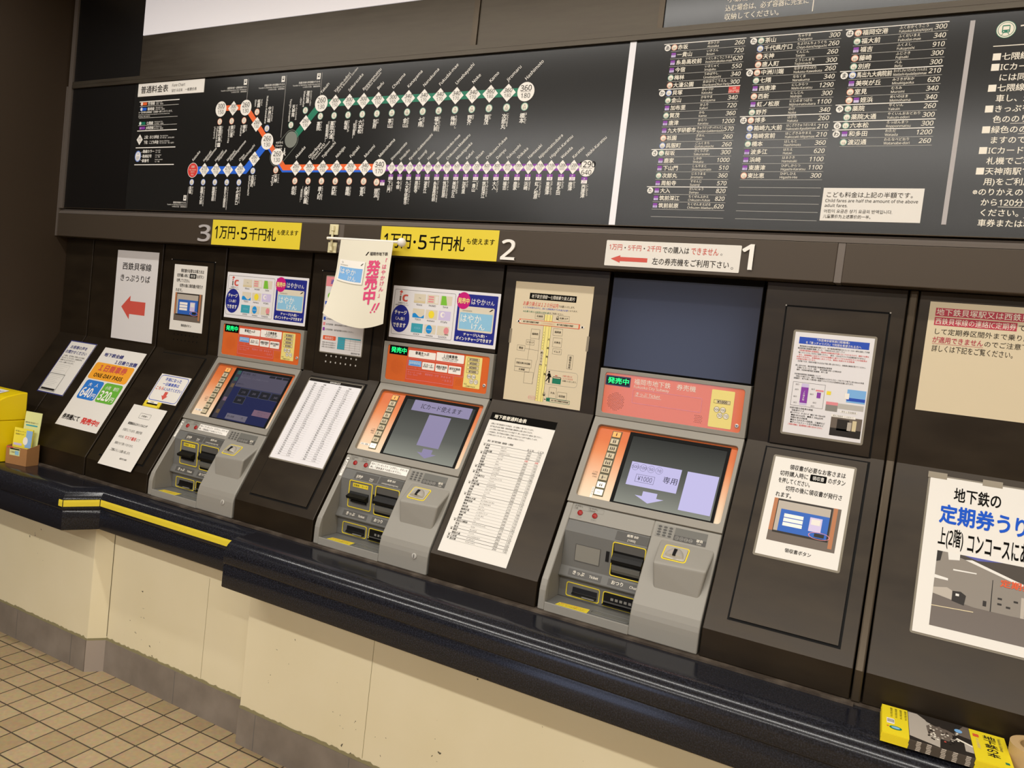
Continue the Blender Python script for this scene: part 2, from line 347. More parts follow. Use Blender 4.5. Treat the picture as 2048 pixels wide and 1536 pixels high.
# cream wall under the counter, its skirting tiles
plan = [(XL, -.335), (-2.932, -.335), (-2.883, -.281), (-2.036, -.281), (-2.036, -.324), (3.0, -.324), (3.0, .045), (XL, .045)]
m = struct('wall_counter', loc=(-2, -.3, .14), bevel=.002); prism(m, H(0), plan, .0, .635, 'cream')
line(m, V(-.281), (-2.8815, .152), (-2.8815, .63), .005, 'dirt', .0008)  # darker line down the inner corner
line(m, V(-.324), (-1.46, .15), (-1.46, .60), .0015, 'mortar', .0006)
line(m, V(-.281), (-2.30, .15), (-2.30, .55), .0012, 'mortar', .0006)
def skirt(name, x0, x1, y, mm, joints=()):
    m = struct(name, loc=((x0+x1)/2, y, 0), bevel=.0015); box(m, V(y), x0, 0, x1, .136, 0.0002, .005, mm)
    random.seed(int(abs(x0)*100)); k = int((x1-x0)/.012)+2; xs = np.linspace(x0, x1, k)
    top = [(x, .1435+random.uniform(0, .006)+(.004 if random.random() < .08 else 0)) for x in xs]
    prism(m, V(y), [(x0, .136), (x1, .136)]+top[::-1], .0002, .0028, 'mortar')
    for j in joints: line(m, V(y), (j, .002), (j, .134), .002, 'inner_grey', .0055)
skirt('baseboard_left', XL, -2.934, -.335, 'skirt', (-3.03, -3.43))
skirt('baseboard_middle', -2.880, -2.0362, -.281, 'skirt', (-2.44,))
skirt('baseboard_right', -2.0362, 3.0, -.324, 'skirt', (-1.95, -1.51, -1.07, -.63))
cf = Frame((-2.932, -.335, 0), tuple(np.array((.049, .054, 0))/math.hypot(.049, .054)), (0, 0, 1))
m = struct('baseboard_corner', loc=(-2.908, -.308, 0), bevel=.0015); L_ = math.hypot(.049, .054)
box(m, cf, -.002, 0, L_+.002, .136, .0002, .0055, 'corner_tile'); box(m, cf, 0, .136, L_, .145, .0002, .003, 'mortar')

# granite counter: two slabs with a rolled front edge
NOSE = [(.067, .805)]+[(.067-.067*math.sin(a), .752+.053*math.cos(a)) for a in [math.radians(10*i) for i in range(1, 10)]]+[(0, .728), (.002, .722), (.006, .719), (.006, .715), (.003, .711), (.003, .640), (.006, .636), (.12, .636)]
m = MB('stone_counter', loc=(-.3, -.35, .72), label='dark granite counter slab with rolled edge in front of machines 1 and 2', cat='counter', smooth=True)
yf = -.484
extr(m, [(-.2985, .805)]+[(yf+d, z) for d, z in NOSE]+[(-.2985, .636)], -2.02, 3.0, 'granite')
m = MB('stone_counter', loc=(-3.0, -.35, .72), label='dark granite counter slab with angled jog below machine 3', cat='counter', smooth=True)
path = [(XL+.001, -.488), (-2.937, -.488), (-2.868, -.372), (-2.021, -.372)]
def offs(path, d):
    P = [np.array(p) for p in path]; o = []
    for i, p in enumerate(P):
        ns = []
        if i: q = p-P[i-1]; q /= np.linalg.norm(q); ns.append(np.array((-q[1], q[0])))
        if i < len(P)-1: q = P[i+1]-p; q /= np.linalg.norm(q); ns.append(np.array((-q[1], q[0])))
        n = sum(ns); n /= np.linalg.norm(n); n /= n@ns[0]; o.append(p+n*d)
    return o
def sweep(mb, path, prof, mm, close=False):
    rows = [offs(path, d) for d, z in prof]; k = len(path); v = [(p[0], p[1], prof[i][1]) for i, r in enumerate(rows) for p in r]
    F = [[i*k+j, (i+1)*k+j, (i+1)*k+j+1, i*k+j+1] for i in range(len(prof)-1) for j in range(k-1)]
    if close: n = len(prof); F += [[(n-1)*k+j, j, j+1, (n-1)*k+j+1] for j in range(k-1)]; F += [[i*k for i in range(n)], [i*k+k-1 for i in range(n)][::-1]]
    mb.add(v, F, mm)
sweep(m, path, NOSE[:-1]+[(.066, .636), (.066, .70)], 'granite')
tp = offs(path, .067)
prism(m, H(0), [tuple(p) for p in tp]+[(-2.021, -.2985), (XL+.001, -.2985)], .636, .805, 'granite')
# yellow hazard tape on the rolled edge of the left slab
TP = [(-.0010, .7345), (-.0010, .752), (.0002, .7612), (.0010, .7612), (-.0002, .752), (-.0002, .7345)]
def tape(label, pth):
    m = MB('tape_strip', loc=((pth[0][0]+pth[1][0])/2, pth[0][1], .75), label=label, cat='tape', group='yellow tape on the counter edge')
    sweep(m, pth, TP, 'yellow', True)
tape('long yellow tape strip on the granite edge below machine 3', [(-2.866, -.372), (-2.0225, -.372)])
tape('short yellow tape strip on the angled corner of the granite edge', [(-2.935, -.486), (-2.869, -.3745)])
tape('tiny yellow tape end just left of the angled granite corner', [(-2.962, -.488), (-2.9375, -.488)])
m = struct('trim_1', loc=(-1, -.307, .808)); box(m, H(.805), XL+.002, -.318, -.02, .04, .0003, .0066, 'plinth'); box(m, H(.805), -.02, -.304, 3.0, .04, .0003, .0066, 'plinth')

# fascia band over the machines
FAS = ((XL+.012, -2.027), (-1.998, -.222), (-.202, 3.0))
FX = ('left', 'middle', 'right')
for (x0, x1), n in zip(FAS, FX):
    m = MB('fascia_panel', loc=((x0+x1)/2, -.03, 1.93), label={'left': 'brown fascia panel behind number 3', 'middle': 'brown fascia panel behind numbers 2 and 1', 'right': 'blank brown fascia panel at the right, beyond number 1'}[n], cat='panel', bevel=.002)
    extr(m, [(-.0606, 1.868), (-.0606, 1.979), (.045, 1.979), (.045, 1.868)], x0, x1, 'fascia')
for k, (a, b) in enumerate(((FAS[0][1], FAS[1][0]), (FAS[1][1], FAS[2][0]))):
    m = struct('trim_%d' % (k+2), loc=((a+b)/2, -.06, 1.93), bevel=.004); box(m, V(0), a+.0005, 1.868, b-.0005, 1.979, -.045, .058, 'trim_grey')
m = struct('trim_4', loc=(-1, -.05, 1.99)); extr(m, [(-.0606, 1.9797), (-.054, 1.990), (-.046, 2.0035), (.045, 2.0035), (.045, 1.9797)], XL+.012, 3.0, 'trim_grey')
m = struct('trim_5', loc=(XL, -.05, 2.4)); box(m, V(0), XL+.0005, 1.868, XL+.0115, 2.6, -.045, .064, 'trim_grey'); box(m, V(0), XL+.0115, 2.0045, XL+.040, 3.095, -.045, .062, 'trim_grey')

# boards above the fascia: measured in a layout that is set .055 in front of the wall
KB = (2.3627-.055)/2.3627
FB = Frame((0, -.055, 1.6*(1-KB)), (KB, 0, 0), (0, 0, KB))
def bx(mb, u0, v0, u1, v1, w0, w1, mm): box(mb, FB, u0, v0, u1, v1, w0, w1, mm)
m = struct('trim_6', loc=(-1, -.05, 2.6), bevel=.0015); bx(m, -3.888, 2.612, 3, 2.6275, -.09, .010, 'brown_brushed'); bx(m, -3.888, 2.629, 3, 2.645, -.09, .008, 'brown_brushed')
m = struct('trim_7', loc=(-1.5, -.05, 2.8), bevel=.0015); bx(m, -1.548, 2.646, -1.525, 3.13, -.09, .006, 'bronze')
m = struct('trim_8', loc=(-.84, -.05, 2.8), bevel=.0015); bx(m, -.850, 2.646, -.832, 3.13, -.09, .006, 'bronze')
m = struct('trim_9', loc=(-1, -.05, 2.0)); bx(m, -3.888, 2.0165, 3, 2.0185, -.09, .004, 'bronze')
def panel(name, label, cat, u0, v0, u1, v1, mm, w=0):
    m = MB(name, loc=tuple(FB([((u0+u1)/2, (v0+v1)/2, 0)])[0]), label=label, cat=cat, bevel=.001); bx(m, u0, v0, u1, v1, -.08, w, mm); return m
panel('blank_panel', 'black blank panel in the top left corner beside the bright lightbox', 'panel', -3.888, 2.646, -3.386, 3.13, 'board_black')
panel('blank_panel', 'black blank panel at the left end of the fare board', 'panel', -3.888, 2.019, -3.408, 2.611, 'board_black')
panel('metal_panel', 'brushed brown metal panel directly under the bright lightbox', 'panel', -3.384, 2.646, -1.549, 2.834, 'brown_brushed')
panel('metal_panel', 'brushed brown metal panel right of the lightbox, above the white strip', 'panel', -1.524, 2.646, -.851, 3.13, 'brown_brushed')
m = panel('lightbox', 'pale glowing lightbox sign cut off at the top of the picture', 'lightbox', -3.384, 2.836, -1.549, 3.13, 'lightbox')
m = panel('notice_board', 'dark notice board with white Japanese writing, topmost at the right', 'board', -.831, 2.646, 2.0, 3.13, 'board')
UB = m
T(UB, FB, '込む場合は、必ず容器に完全に', 'offwhite', at=(-.640, 2.681), em=.0212, maxw=.242, bold=.012)
T(UB, FB, '収納してください。', 'offwhite', at=(-.640, 2.655), em=.0212, maxw=.16, bold=.012)
T(UB, FB, '小動物に限る', 'offwhite', at=(-.636, 2.708), em=.0212, bold=.012)
line(UB, FB, (-.384, 2.655), (-.384, 2.80), .0028, 'offwhite', .001)
# ================================================================ the long fare board
FBT = thing('fare_board', 'long black fare board with coloured route map and station fare lists', 'board', tuple(FB([(-1, 2.3, 0)])[0]))
m = MB('panel', FBT, bevel=.001); bx(m, -3.407, 2.019, 3.0, 2.611, -.08, 0, 'board')
m = MB('divider_strip', FBT, label='full-height white divider strip'); bx(m, -.935, 2.0192, -.9135, 2.6105, .0001, .0022, 'white_cool')
m = MB('divider_strip', FBT, label='shorter grey divider strip'); bx(m, .023, 2.048, .0345, 2.591, .0001, .0022, 'strip_grey')
m = MB('title_plate', FBT); bx(m, -3.382, 2.549, -2.931, 2.6095, .0001, .002, 'white')
T(m, FB, '普通料金表', 'ink', box=(-3.360, 2.563, -3.170, 2.597), bold=.012, w=.0026)
T(m, FB, 'Fare Chart', 'ink_soft', at=(-3.145, 2.584), em=.018, w=.0026); T(m, FB, '일반 요금표　一般票价表', 'ink_soft', at=(-3.146, 2.561), em=.0155, maxw=.175, w=.0026)
# legend
g = MB('legend', FBT)
for v, t in ((2.525, .004), (2.389, .004), (2.310, .004), (2.2305, .004)): line(g, FB, (-3.366, v), (-3.088, v), t, 'white')
for v in (2.503, 2.449, 2.414): line(g, FB, (-3.362, v), (-3.091, v), .0012, 'white')
for v, c_, s, e, z in ((2.515, 'orange', '空港線', 'Airport Line', '공항선　机场线'), (2.490, 'blue', '箱崎線', 'Hakozaki Line', '하코자키선　箱崎线'), (2.424, 'green', '七隈線', 'Nanakuma Line', '나나쿠마선　七隈线'), (2.402, 'purple', 'JR筑肥線', 'JR Chikuhi Line', 'JR지쿠히선　筑肥线')):
    rect(g, FB, -3.352, v-.0065, -3.312, v+.0065, c_)
    if c_ != 'purple': poly(g, FB, ell(-3.348, v, .009), 'white', .0008); flat_ring(g, FB, ell(-3.348, v, .009), ell(-3.348, v, .0068), 'ring_blue' if c_ == 'blue' else 'ring_green' if c_ == 'green' else 'ring_orange', .001)
    else: T(g, FB, 'JR', 'white', at=(-3.346, v-.004), em=.009)
    T(g, FB, s, 'white', at=(-3.305, v-.0065), em=.0165, bold=.02, maxw=.055); T(g, FB, e, 'white', at=(-3.248, v+.002), em=.0078); T(g, FB, z, 'white', at=(-3.248, v-.007), em=.0075)
T(g, FB, '※一部列車は箱崎線・空港線へ乗り入れています。', 'white', at=(-3.366, 2.471), em=.0108, bold=.01, maxw=.24)
T(g, FB, 'Some trains run through to the Hakozaki Line and the Airport Line.', 'white', at=(-3.366, 2.462), em=.007, maxw=.26)
T(g, FB, '일부 열차는 직통 운전합니다.', 'white', at=(-3.366, 2.453), em=.007, maxw=.2)
poly(g, FB, [(-3.365, 2.348), (-3.343, 2.373), (-3.321, 2.348), (-3.343, 2.323)], 'white'); T(g, FB, '260', 'ink_soft', at=(-3.343, 2.349), em=.013, al='C'); T(g, FB, '130', 'grey', at=(-3.343, 2.337), em=.011, al='C')
for v, s, e, z in ((2.357, '上段：おとな料金', 'Top: Adult Fare', '상단: 어른 요금　上面: 成人票价'), (2.333, '下段：こども料金', 'Bottom: Child Fare', '하단: 어린이 요금　下面: 儿童票价')):
    T(g, FB, s, 'white', at=(-3.312, v-.005), em=.0175, bold=.02, maxw=.105); T(g, FB, e, 'white', at=(-3.200, v+.003), em=.0078); T(g, FB, z, 'white', at=(-3.200, v-.006), em=.0072, maxw=.10)
poly(g, FB, ell(-3.345, 2.270, .022, .026), 'white'); flat_ring(g, FB, ell(-3.345, 2.270, .022, .026), ell(-3.345, 2.270, .018, .0215), 'ring_blue', .0008); T(g, FB, 'H', 'blue', at=(-3.345, 2.276), em=.014, al='C'); T(g, FB, '07', 'indigo', at=(-3.345, 2.256), em=.018, al='C')
for v, s, e in ((2.292, '路線カラー', 'Line color'), (2.270, '路線記号', 'Line symbol'), (2.249, '駅番号', 'Station number')):
    line(g, FB, (-3.330, 2.27+(v-2.27)*.7), (-3.312, v), .0012, 'white'); T(g, FB, s, 'white', at=(-3.312, v-.006), em=.0165, bold=.02); T(g, FB, e, 'white', at=(-3.222, v+.002), em=.0075); T(g, FB, '노선　线路', 'white', at=(-3.222, v-.007), em=.007)
# route map
k = MB('route_map', FBT)
ZU, ZL, ZJ = 2.470, 2.2095, 2.2085
strip(k, FB, [(-2.362, 2.340), (-2.2335, ZU), (-1.30, ZU)], -.0145, .0145, 'green', .0006)
strip(k, FB, [(-2.811, ZU), (-2.659, ZU), (-2.514, 2.323), (-2.4055, 2.2105), (-1.906, 2.2105)], -.009, .0145, 'orange', .0007)
strip(k, FB, [(-2.957, 2.2035), (-2.628, 2.2035), (-2.514, 2.318)], -.0165, .0165, 'blue', .0006)
strip(k, FB, [(-2.514, 2.323), (-2.4055, 2.2105), (-1.906, 2.2105)], -.0175, -.009, 'blue', .0007)
strip(k, FB, [(-1.906, ZJ), (-1.04, ZJ)], -.0118, .0118, 'purple', .0006)
for d in (.0045, -.0045): line(k, FB, (-1.906, ZJ+d), (-1.04, ZJ+d), .0011, 'lilac', .0008)
cap = []
for a in range(0, 181, 15): cap.append((math.cos(math.radians(a-45)), math.sin(math.radians(a-45))))
def capsule(c0, c1, r0, r1, mm, w):
    d = np.array(c1)-np.array(c0); a = math.atan2(d[1], d[0]); P_ = lambda c, r, lo: [(c[0]+r*math.cos(a+math.radians(t)), c[1]+r*math.sin(a+math.radians(t))) for t in range(lo, lo+181, 15)]
    flat_ring(k, FB, P_(c1, r0, -90)+P_(c0, r0, 90), P_(c1, r1, -90)+P_(c0, r1, 90), mm, w)
capsule((-2.449, 2.258), (-2.380, 2.328), .0405, .0385, 'grey_disc', .0009)
poly(k, FB, ell(-2.380, 2.328, .034, n=28), 'grey_disc', .0010)
T(k, FB, 'のりかえ', 'white', at=(-2.463, 2.313), em=.0105, bold=.02); T(k, FB, 'Transfer', 'white', at=(-2.465, 2.300), em=.0105); T(k, FB, '환승　换乘', 'white', at=(-2.466, 2.288), em=.0085)
poly(k, FB, ell(-2.410, 2.291, .0028), 'white', .001); poly(k, FB, [(-2.413, 2.287), (-2.407, 2.287), (-2.408, 2.275), (-2.402, 2.263), (-2.406, 2.262), (-2.411, 2.272), (-2.416, 2.262), (-2.420, 2.264), (-2.414, 2.276)], 'white', .001); line(k, FB, (-2.417, 2.279), (-2.403, 2.276), .002, 'white', .001)
def circ(x, z, a, b, r=.0335):
    poly(k, FB, ell(x, z, r, n=28), 'white', .0012); T(k, FB, a, 'ink', at=(x, z+.0035), em=.0265, al='C', w=.0016, bold=.006); line(k, FB, (x-.02, z), (x+.02, z), .001, 'ink_soft', .0015); T(k, FB, b, 'ink', at=(x, z-.0215), em=.0225, al='C', w=.0016)
def diam(x, z, a, b, h=.0315, wd=.032):
    poly(k, FB, [(x-wd, z), (x, z-h), (x+wd, z), (x, z+h)], 'white', .0012)
    T(k, FB, a, 'ink', at=(x, z+.002), em=.020*wd/.032, al='C', shear=.15, bold=.006, w=.0016, maxw=wd*1.35); line(k, FB, (x-.017*wd/.032, z-.0005), (x+.017*wd/.032, z-.0005), .0008, 'grey', .0015); T(k, FB, b, 'ink_soft' if wd > .03 else 'grey', at=(x, z-.0155*wd/.032), em=.0165*wd/.032, al='C', w=.0016, maxw=wd*.9)
def code(x, z, c_, n):
    if c_ == 'JR':
        rect(k, FB, x-.0105, z-.0105, x+.0105, z+.0105, 'white', .0008); rect(k, FB, x-.0105, z+.001, x+.0105, z+.0105, 'purple', .001); T(k, FB, 'JK', 'white', at=(x, z+.003), em=.007, al='C', w=.0013); T(k, FB, n, 'purple', at=(x, z-.009), em=.0115, al='C', w=.0013)
    else:
        poly(k, FB, ell(x, z, .0142), 'offwhite', .0008); flat_ring(k, FB, ell(x, z, .0142), ell(x, z, .0118), 'ring_'+c_, .001)
        T(k, FB, {'orange': 'K', 'blue': 'H', 'green': 'N'}[c_], 'ink_soft', at=(x, z+.002), em=.008, al='C', w=.0013); T(k, FB, n, 'ink_soft', at=(x, z-.0085), em=.0115, al='C', w=.0013)
def name(x, z, en, kj, kn, em=.0195, sub=None, ke=None, top=None, dy=.0385):
    a = PI/4; T(k, FB, en, 'white', at=(x-.003, z+dy), em=em*.86, rot=a, bold=.012)
    if sub: T(k, FB, sub, 'white', at=(x+.011, z+dy-.001), em=em*.6, rot=a)
    t = top if top is not None else z-.073
    T(k, FB, kj, 'white', at=(x-.004, t), em=ke or em, vert=True, bold=.02, ls=.9); T(k, FB, kn, 'white', at=(x+.0095, t+.001), em=(ke or em)*.56, vert=True, ls=.86, bold=.01)
G = [('Yakuin', '薬院', 'やくいん', '14', '260', '130'), ('Yakuin-odori', '薬院大通', 'やくいんおおどおり', '13', '300', '150'), ('Sakurazaka', '桜坂', 'さくらざか', '12', '300', '150'), ('Ropponmatsu', '六本松', 'ろっぽんまつ', '11', '300', '150'), ('Befu', '別府', 'べふ', '10', '300', '150'), ('Chayama', '茶山', 'ちゃやま', '09', '300', '150'), ('Kanayama', '金山', 'かなやま', '08', '340', '170'), ('Nanakuma', '七隈', 'ななくま', '07', '340', '170'), ('Fukudai-mae', '福大前', 'ふくだいまえ', '06', '340', '170'), ('Umebayashi', '梅林', 'うめばやし', '05', '340', '170'), ('Noke', '野芥', 'のけ', '04', '340', '170'), ('Kamo', '賀茂', 'かも', '03', '360', '180'), ('Jiromaru', '次郎丸', 'じろうまる', '02', '360', '180'), ('Hashimoto', '橋本', 'はしもと', '01', '360', '180')]
for i, (en, kj, kn, n, a, b) in enumerate(G):
    x = -2.2335+i*(.9355/13)-.0002*i
    (circ if i in (0, 13) else diam)(x, ZU, a, b); code(x+.0015, ZU-.0515, 'green', n)
    name(x, ZU, en, kj, kn, sub={1: 'Zoo & Botanical Garden', 3: 'Science Museum'}.get(i))
for x, s, kn in ((-2.190, '（動植物園口）', 'どうしょくぶつえんぐち'), (-2.050, '（科学館前）', 'かがくかんまえ')): T(k, FB, s, 'white', at=(x, ZU-.073), em=.0135, vert=True, ls=.86, bold=.015); T(k, FB, kn, 'white', at=(x+.009, ZU-.073), em=.0075, vert=True, ls=.8)
K = [('Akasaka', '赤坂', 'あかさか', '07', '260', '130'), ('Ohorikoen', '大濠公園', 'おおほりこうえん', '06', '300', '150'), ('Tojinmachi', '唐人町', 'とうじんまち', '05', '300', '150'), ('Nishijin', '西新', 'にしじん', '04', '300', '150'), ('Fujisaki', '藤崎', 'ふじさき', '03', '300', '150'), ('Muromi', '室見', 'むろみ', '02', '340', '170')]
for i, (en, kj, kn, n, a, b) in enumerate(K):
    x = -2.337+i*.072; diam(x, ZL+.001, a, b); code(x+.001, ZL-.052, 'orange', n); name(x, ZL, en, kj, kn)
T(k, FB, '(Ohori Park)', 'white', at=(-2.253, ZL+.034), em=.0152, rot=PI/4, bold=.012); T(k, FB, 'Fukuoka Art Museum', 'white', at=(-2.238, ZL+.034), em=.0100, rot=PI/4)
T(k, FB, '（美術館口）', 'white', at=(-2.293, ZL-.073), em=.0125, vert=True, ls=.86); T(k, FB, '（福岡市）', 'white', at=(-2.277, ZL-.073), em=.010, vert=True, ls=.86)
circ(-1.906, 2.210, '340', '170'); code(-1.912, ZL-.055, 'orange', '01'); code(-1.884, ZL-.057, 'JR', '01'); name(-1.906, ZL, 'Meinohama', '姪浜', 'めいのはま', top=ZL-.079)
J = [('Shimoyamato', '下山門', 'しもやまと', '510', '260'), ('Imajuku', '今宿', 'いまじゅく', '550', '280'), ('Kyudai-Gakkentoshi', '九大学研都市', 'きゅうだいがっけんとし', '570', '290'), ('Susenji', '周船寺', 'すせんじ', '570', '290'), ('Hatae', '波多江', 'はたえ', '620', '310'), ('Itoshimakoko-mae', '糸島高校前', 'いとしまこうこうまえ', '620', '310'), ('Chikuzen-Maebaru', '筑前前原', 'ちくぜんまえばる', '620', '310'), ('Misakigaoka', '美咲が丘', 'みさきがおか', '620', '310'), ('Kafuri', '加布里', 'かふり', '720', '360'), ('Ikisan', '一貴山', 'いきさん', '720', '360'), ('Chikuzen-Fukae', '筑前深江', 'ちくぜんふかえ', '820', '410'), ('Dainyu', '大入', 'だいにゅう', '820', '410'), ('Fukuyoshi', '福吉', 'ふくよし', '910', '450'), ('Shikaka', '鹿家', 'しかか', '1000', '500'), ('Hamasaki', '浜崎', 'はまさき', '1100', '550'), ('Nijinomatsubara', '虹ノ松原', 'にじのまつばら', '1100', '550'), ('Higashi-Karatsu', '東唐津', 'ひがしからつ', '1100', '550'), ('Watada', '和多田', 'わただ', '1200', '600'), ('Karatsu', '唐津', 'からつ', '1200', '600')]
for i, (en, kj, kn, a, b) in enumerate(J):
    x = -1.8465+i*.04225; diam(x, ZJ, a, b, .0242, .0212); code(x, ZJ-.0345, 'JR', '%02d' % (i+2)); name(x, ZJ, en, kj, kn, .0165, top=ZJ-.049, dy=.0275)
circ(-1.037, 2.204, '1290', '640', .0275); code(-1.041, ZJ-.0445, 'JR', '21'); name(-1.037, ZJ, 'Nishi-Karatsu', '西唐津', 'にしからつ', .0165, top=ZJ-.059, dy=.0325)
circ(-2.811, ZU, '300', '150'); diam(-2.735, ZU, '300', '150'); circ(-2.659, ZU, '260', '130'); diam(-2.585, 2.3965, '260', '130'); circ(-2.514, 2.323, '260', '130', .0345); circ(-2.449, 2.258, '260', '130', .0345); diam(-2.309, 2.394, '260', '130')
for x, n in ((-2.812, '13'), (-2.738, '12'), (-2.663, '11')): code(x, ZU-.0545, 'orange', n)
for x, kj, kn, en in ((-2.806, '福岡空港', 'ふくおかくうこう', 'Fukuoka-kuko'), (-2.732, '東比恵', 'ひがしひえ', 'Higashi-Hie'), (-2.659, '博多', 'はかた', 'Hakata')):
    T(k, FB, kj, 'white', at=(x, ZU-.073), em=.019, vert=True, bold=.02, ls=.9); T(k, FB, kn, 'white', at=(x+.014, ZU-.073), em=.0105, vert=True, ls=.86); T(k, FB, en, 'white', at=(x-.021, ZU-.075), em=.0138, rot=-PI/2, bold=.01)
T(k, FB, '(Airport)', 'white', at=(-2.843, ZU-.075), em=.0138, rot=-PI/2); rect(k, FB, -2.815, 2.305, -2.797, 2.323, 'white'); T(k, FB, '✈', 'ink', box=(-2.813, 2.307, -2.799, 2.321))
for x, z, c_, n, kj, kn, en, t in ((-2.590, 2.449, 'orange', '10', '祇園', 'ぎおん', 'Gion', 2.502), (-2.523, 2.378, 'blue', '09', '中洲川端', 'なかすかわばた', 'Nakasu-Kawabata', 2.470), (-2.388, 2.388, 'green', '16', '天神南', 'てんじんみなみ', 'Tenjin-minami', 2.470), (-2.316, 2.445, 'green', '15', '渡辺通', 'わたなべどおり', 'Watanabe', 2.525)):
    code(x, z, c_, n); T(k, FB, kj, 'white', at=(x+.006, t), em=.0185, vert=True, bold=.02, ls=.9); T(k, FB, kn, 'white', at=(x+.0225, t), em=.0105, vert=True, ls=.86); T(k, FB, en, 'white', at=(x-.018, t+(.045 if 'Na' in en else .025 if 'min' in en else 0)), em=.0138, rot=-PI/2, bold=.01)
T(k, FB, '-dori', 'white', at=(-2.350, 2.500), em=.0145, rot=-PI/2)
code(-2.449, 2.2025, 'orange', '08'); T(k, FB, '天神', 'white', at=(-2.446, 2.184), em=.0195, vert=True, bold=.02, ls=.9); T(k, FB, 'てんじん', 'white', at=(-2.430, 2.184), em=.0105, vert=True, ls=.86); T(k, FB, 'Tenjin', 'white', at=(-2.468, 2.184), em=.0165, rot=-PI/2, bold=.01)
poly(k, FB, ell(-2.957, 2.2035, .033, n=28), 'red', .0012); flat_ring(k, FB, ell(-2.957, 2.2035, .0335, n=28), ell(-2.957, 2.2035, .0315, n=28), 'white', .0014); 
for s, dz, e in (('当駅', .013, .012), ('This station', .001, .0085), ('현재 역', -.009, .008), ('本站', -.021, .0085)): T(k, FB, s, 'offwhite', at=(-2.957, 2.2035+dz-.002), em=e, al='C', w=.0017)
code(-2.957, 2.150, 'blue', '07'); T(k, FB, 'Kaizuka', 'white', at=(-2.960, 2.2425), em=.0165, rot=PI/4, bold=.012); T(k, FB, '貝塚', 'white', at=(-2.963, 2.131), em=.0185, vert=True, bold=.02, ls=.9); T(k, FB, 'かいづか', 'white', at=(-2.948, 2.131), em=.0105, vert=True, ls=.86)
for i, (e1, e2, kj, kn, n, a, b) in enumerate((('Hakozaki', '-Kyudaimae', '箱崎九大前', 'はこざききゅうだいまえ', '06', '210', '110'), ('Hakozaki', '-Miyamae', '箱崎宮前', 'はこざきみやまえ', '05', '210', '110'), ('Maidashi', '-Kyudaibyoinmae', '馬出九大病院前', 'まいだしきゅうだいびょういんまえ', '04', '210', '110'), ('Chiyo', '-Kenchoguchi', '千代県庁口', 'ちよけんちょうぐち', '03', '260', '130'))):
    x = -2.8825+i*.0745; diam(x, 2.204, a, b); code(x, 2.1505, 'blue', n); T(k, FB, e1, 'white', at=(x-.007, 2.240), em=.0148, rot=PI/4, bold=.012); T(k, FB, e2, 'white', at=(x+.010, 2.240), em=.0148, rot=PI/4, bold=.012)
    T(k, FB, kj, 'white', at=(x-.004, 2.131), em=.0182 if len(kj) < 7 else .0152, vert=True, bold=.02, ls=.84); T(k, FB, kn, 'white', at=(x+.011, 2.131), em=.0098 if len(kn) < 12 else .0078, vert=True, ls=.8)
diam(-2.580, 2.2505, '260', '130'); code(-2.582, 2.1995, 'blue', '02'); T(k, FB, '呉服町', 'white', at=(-2.580, 2.181), em=.0185, vert=True, bold=.02, ls=.9); T(k, FB, 'ごふくまち', 'white', at=(-2.565, 2.181), em=.0105, vert=True, ls=.86); T(k, FB, 'Gofukumachi', 'white', at=(-2.602, 2.181), em=.0138, rot=-PI/2, bold=.01)
for x, z0, z1, s, e in ((-2.6585, 2.504, 2.594, 'JR鹿児島本線・山陽新幹線のりかえ', 'Transfer to JR Kagoshima Line / Shinkansen'), (-2.4385, 2.338, 2.594, '西鉄天神大牟田線のりかえ', 'Transfer to Nishitetsu Tenjin-Omuta Line'), (-2.244, 2.505, 2.594, '西鉄天神大牟田線のりかえ', 'Transfer to Nishitetsu Tenjin-Omuta Line'), (-2.976, 2.035, 2.129, '西鉄貝塚線のりかえ', 'Transfer to Nishitetsu Kaizuka Line')):
    line(k, FB, (x, z0), (x, z1), .0016, 'grey_light'); b0 = z1-.026 if z0 > 2.2 else 2.067
    rect(k, FB, x-.027, b0, x-.008, b0+.024, 'white'); rect(k, FB, x-.022, b0+.008, x-.013, b0+.020, 'board_black', .0008); rect(k, FB, x-.0205, b0+.0135, x-.0145, b0+.018, 'white', .001)
    T(k, FB, s, 'white', at=(x-.005, b0-.013), em=.0098, al='R', bold=.015, maxw=.12); T(k, FB, e, 'white', at=(x-.005, b0-.022), em=.0078, al='R', maxw=.165); T(k, FB, '니시테쓰선 환승　换乘西铁线', 'white', at=(x-.005, b0-.031), em=.0074, al='R', maxw=.165)
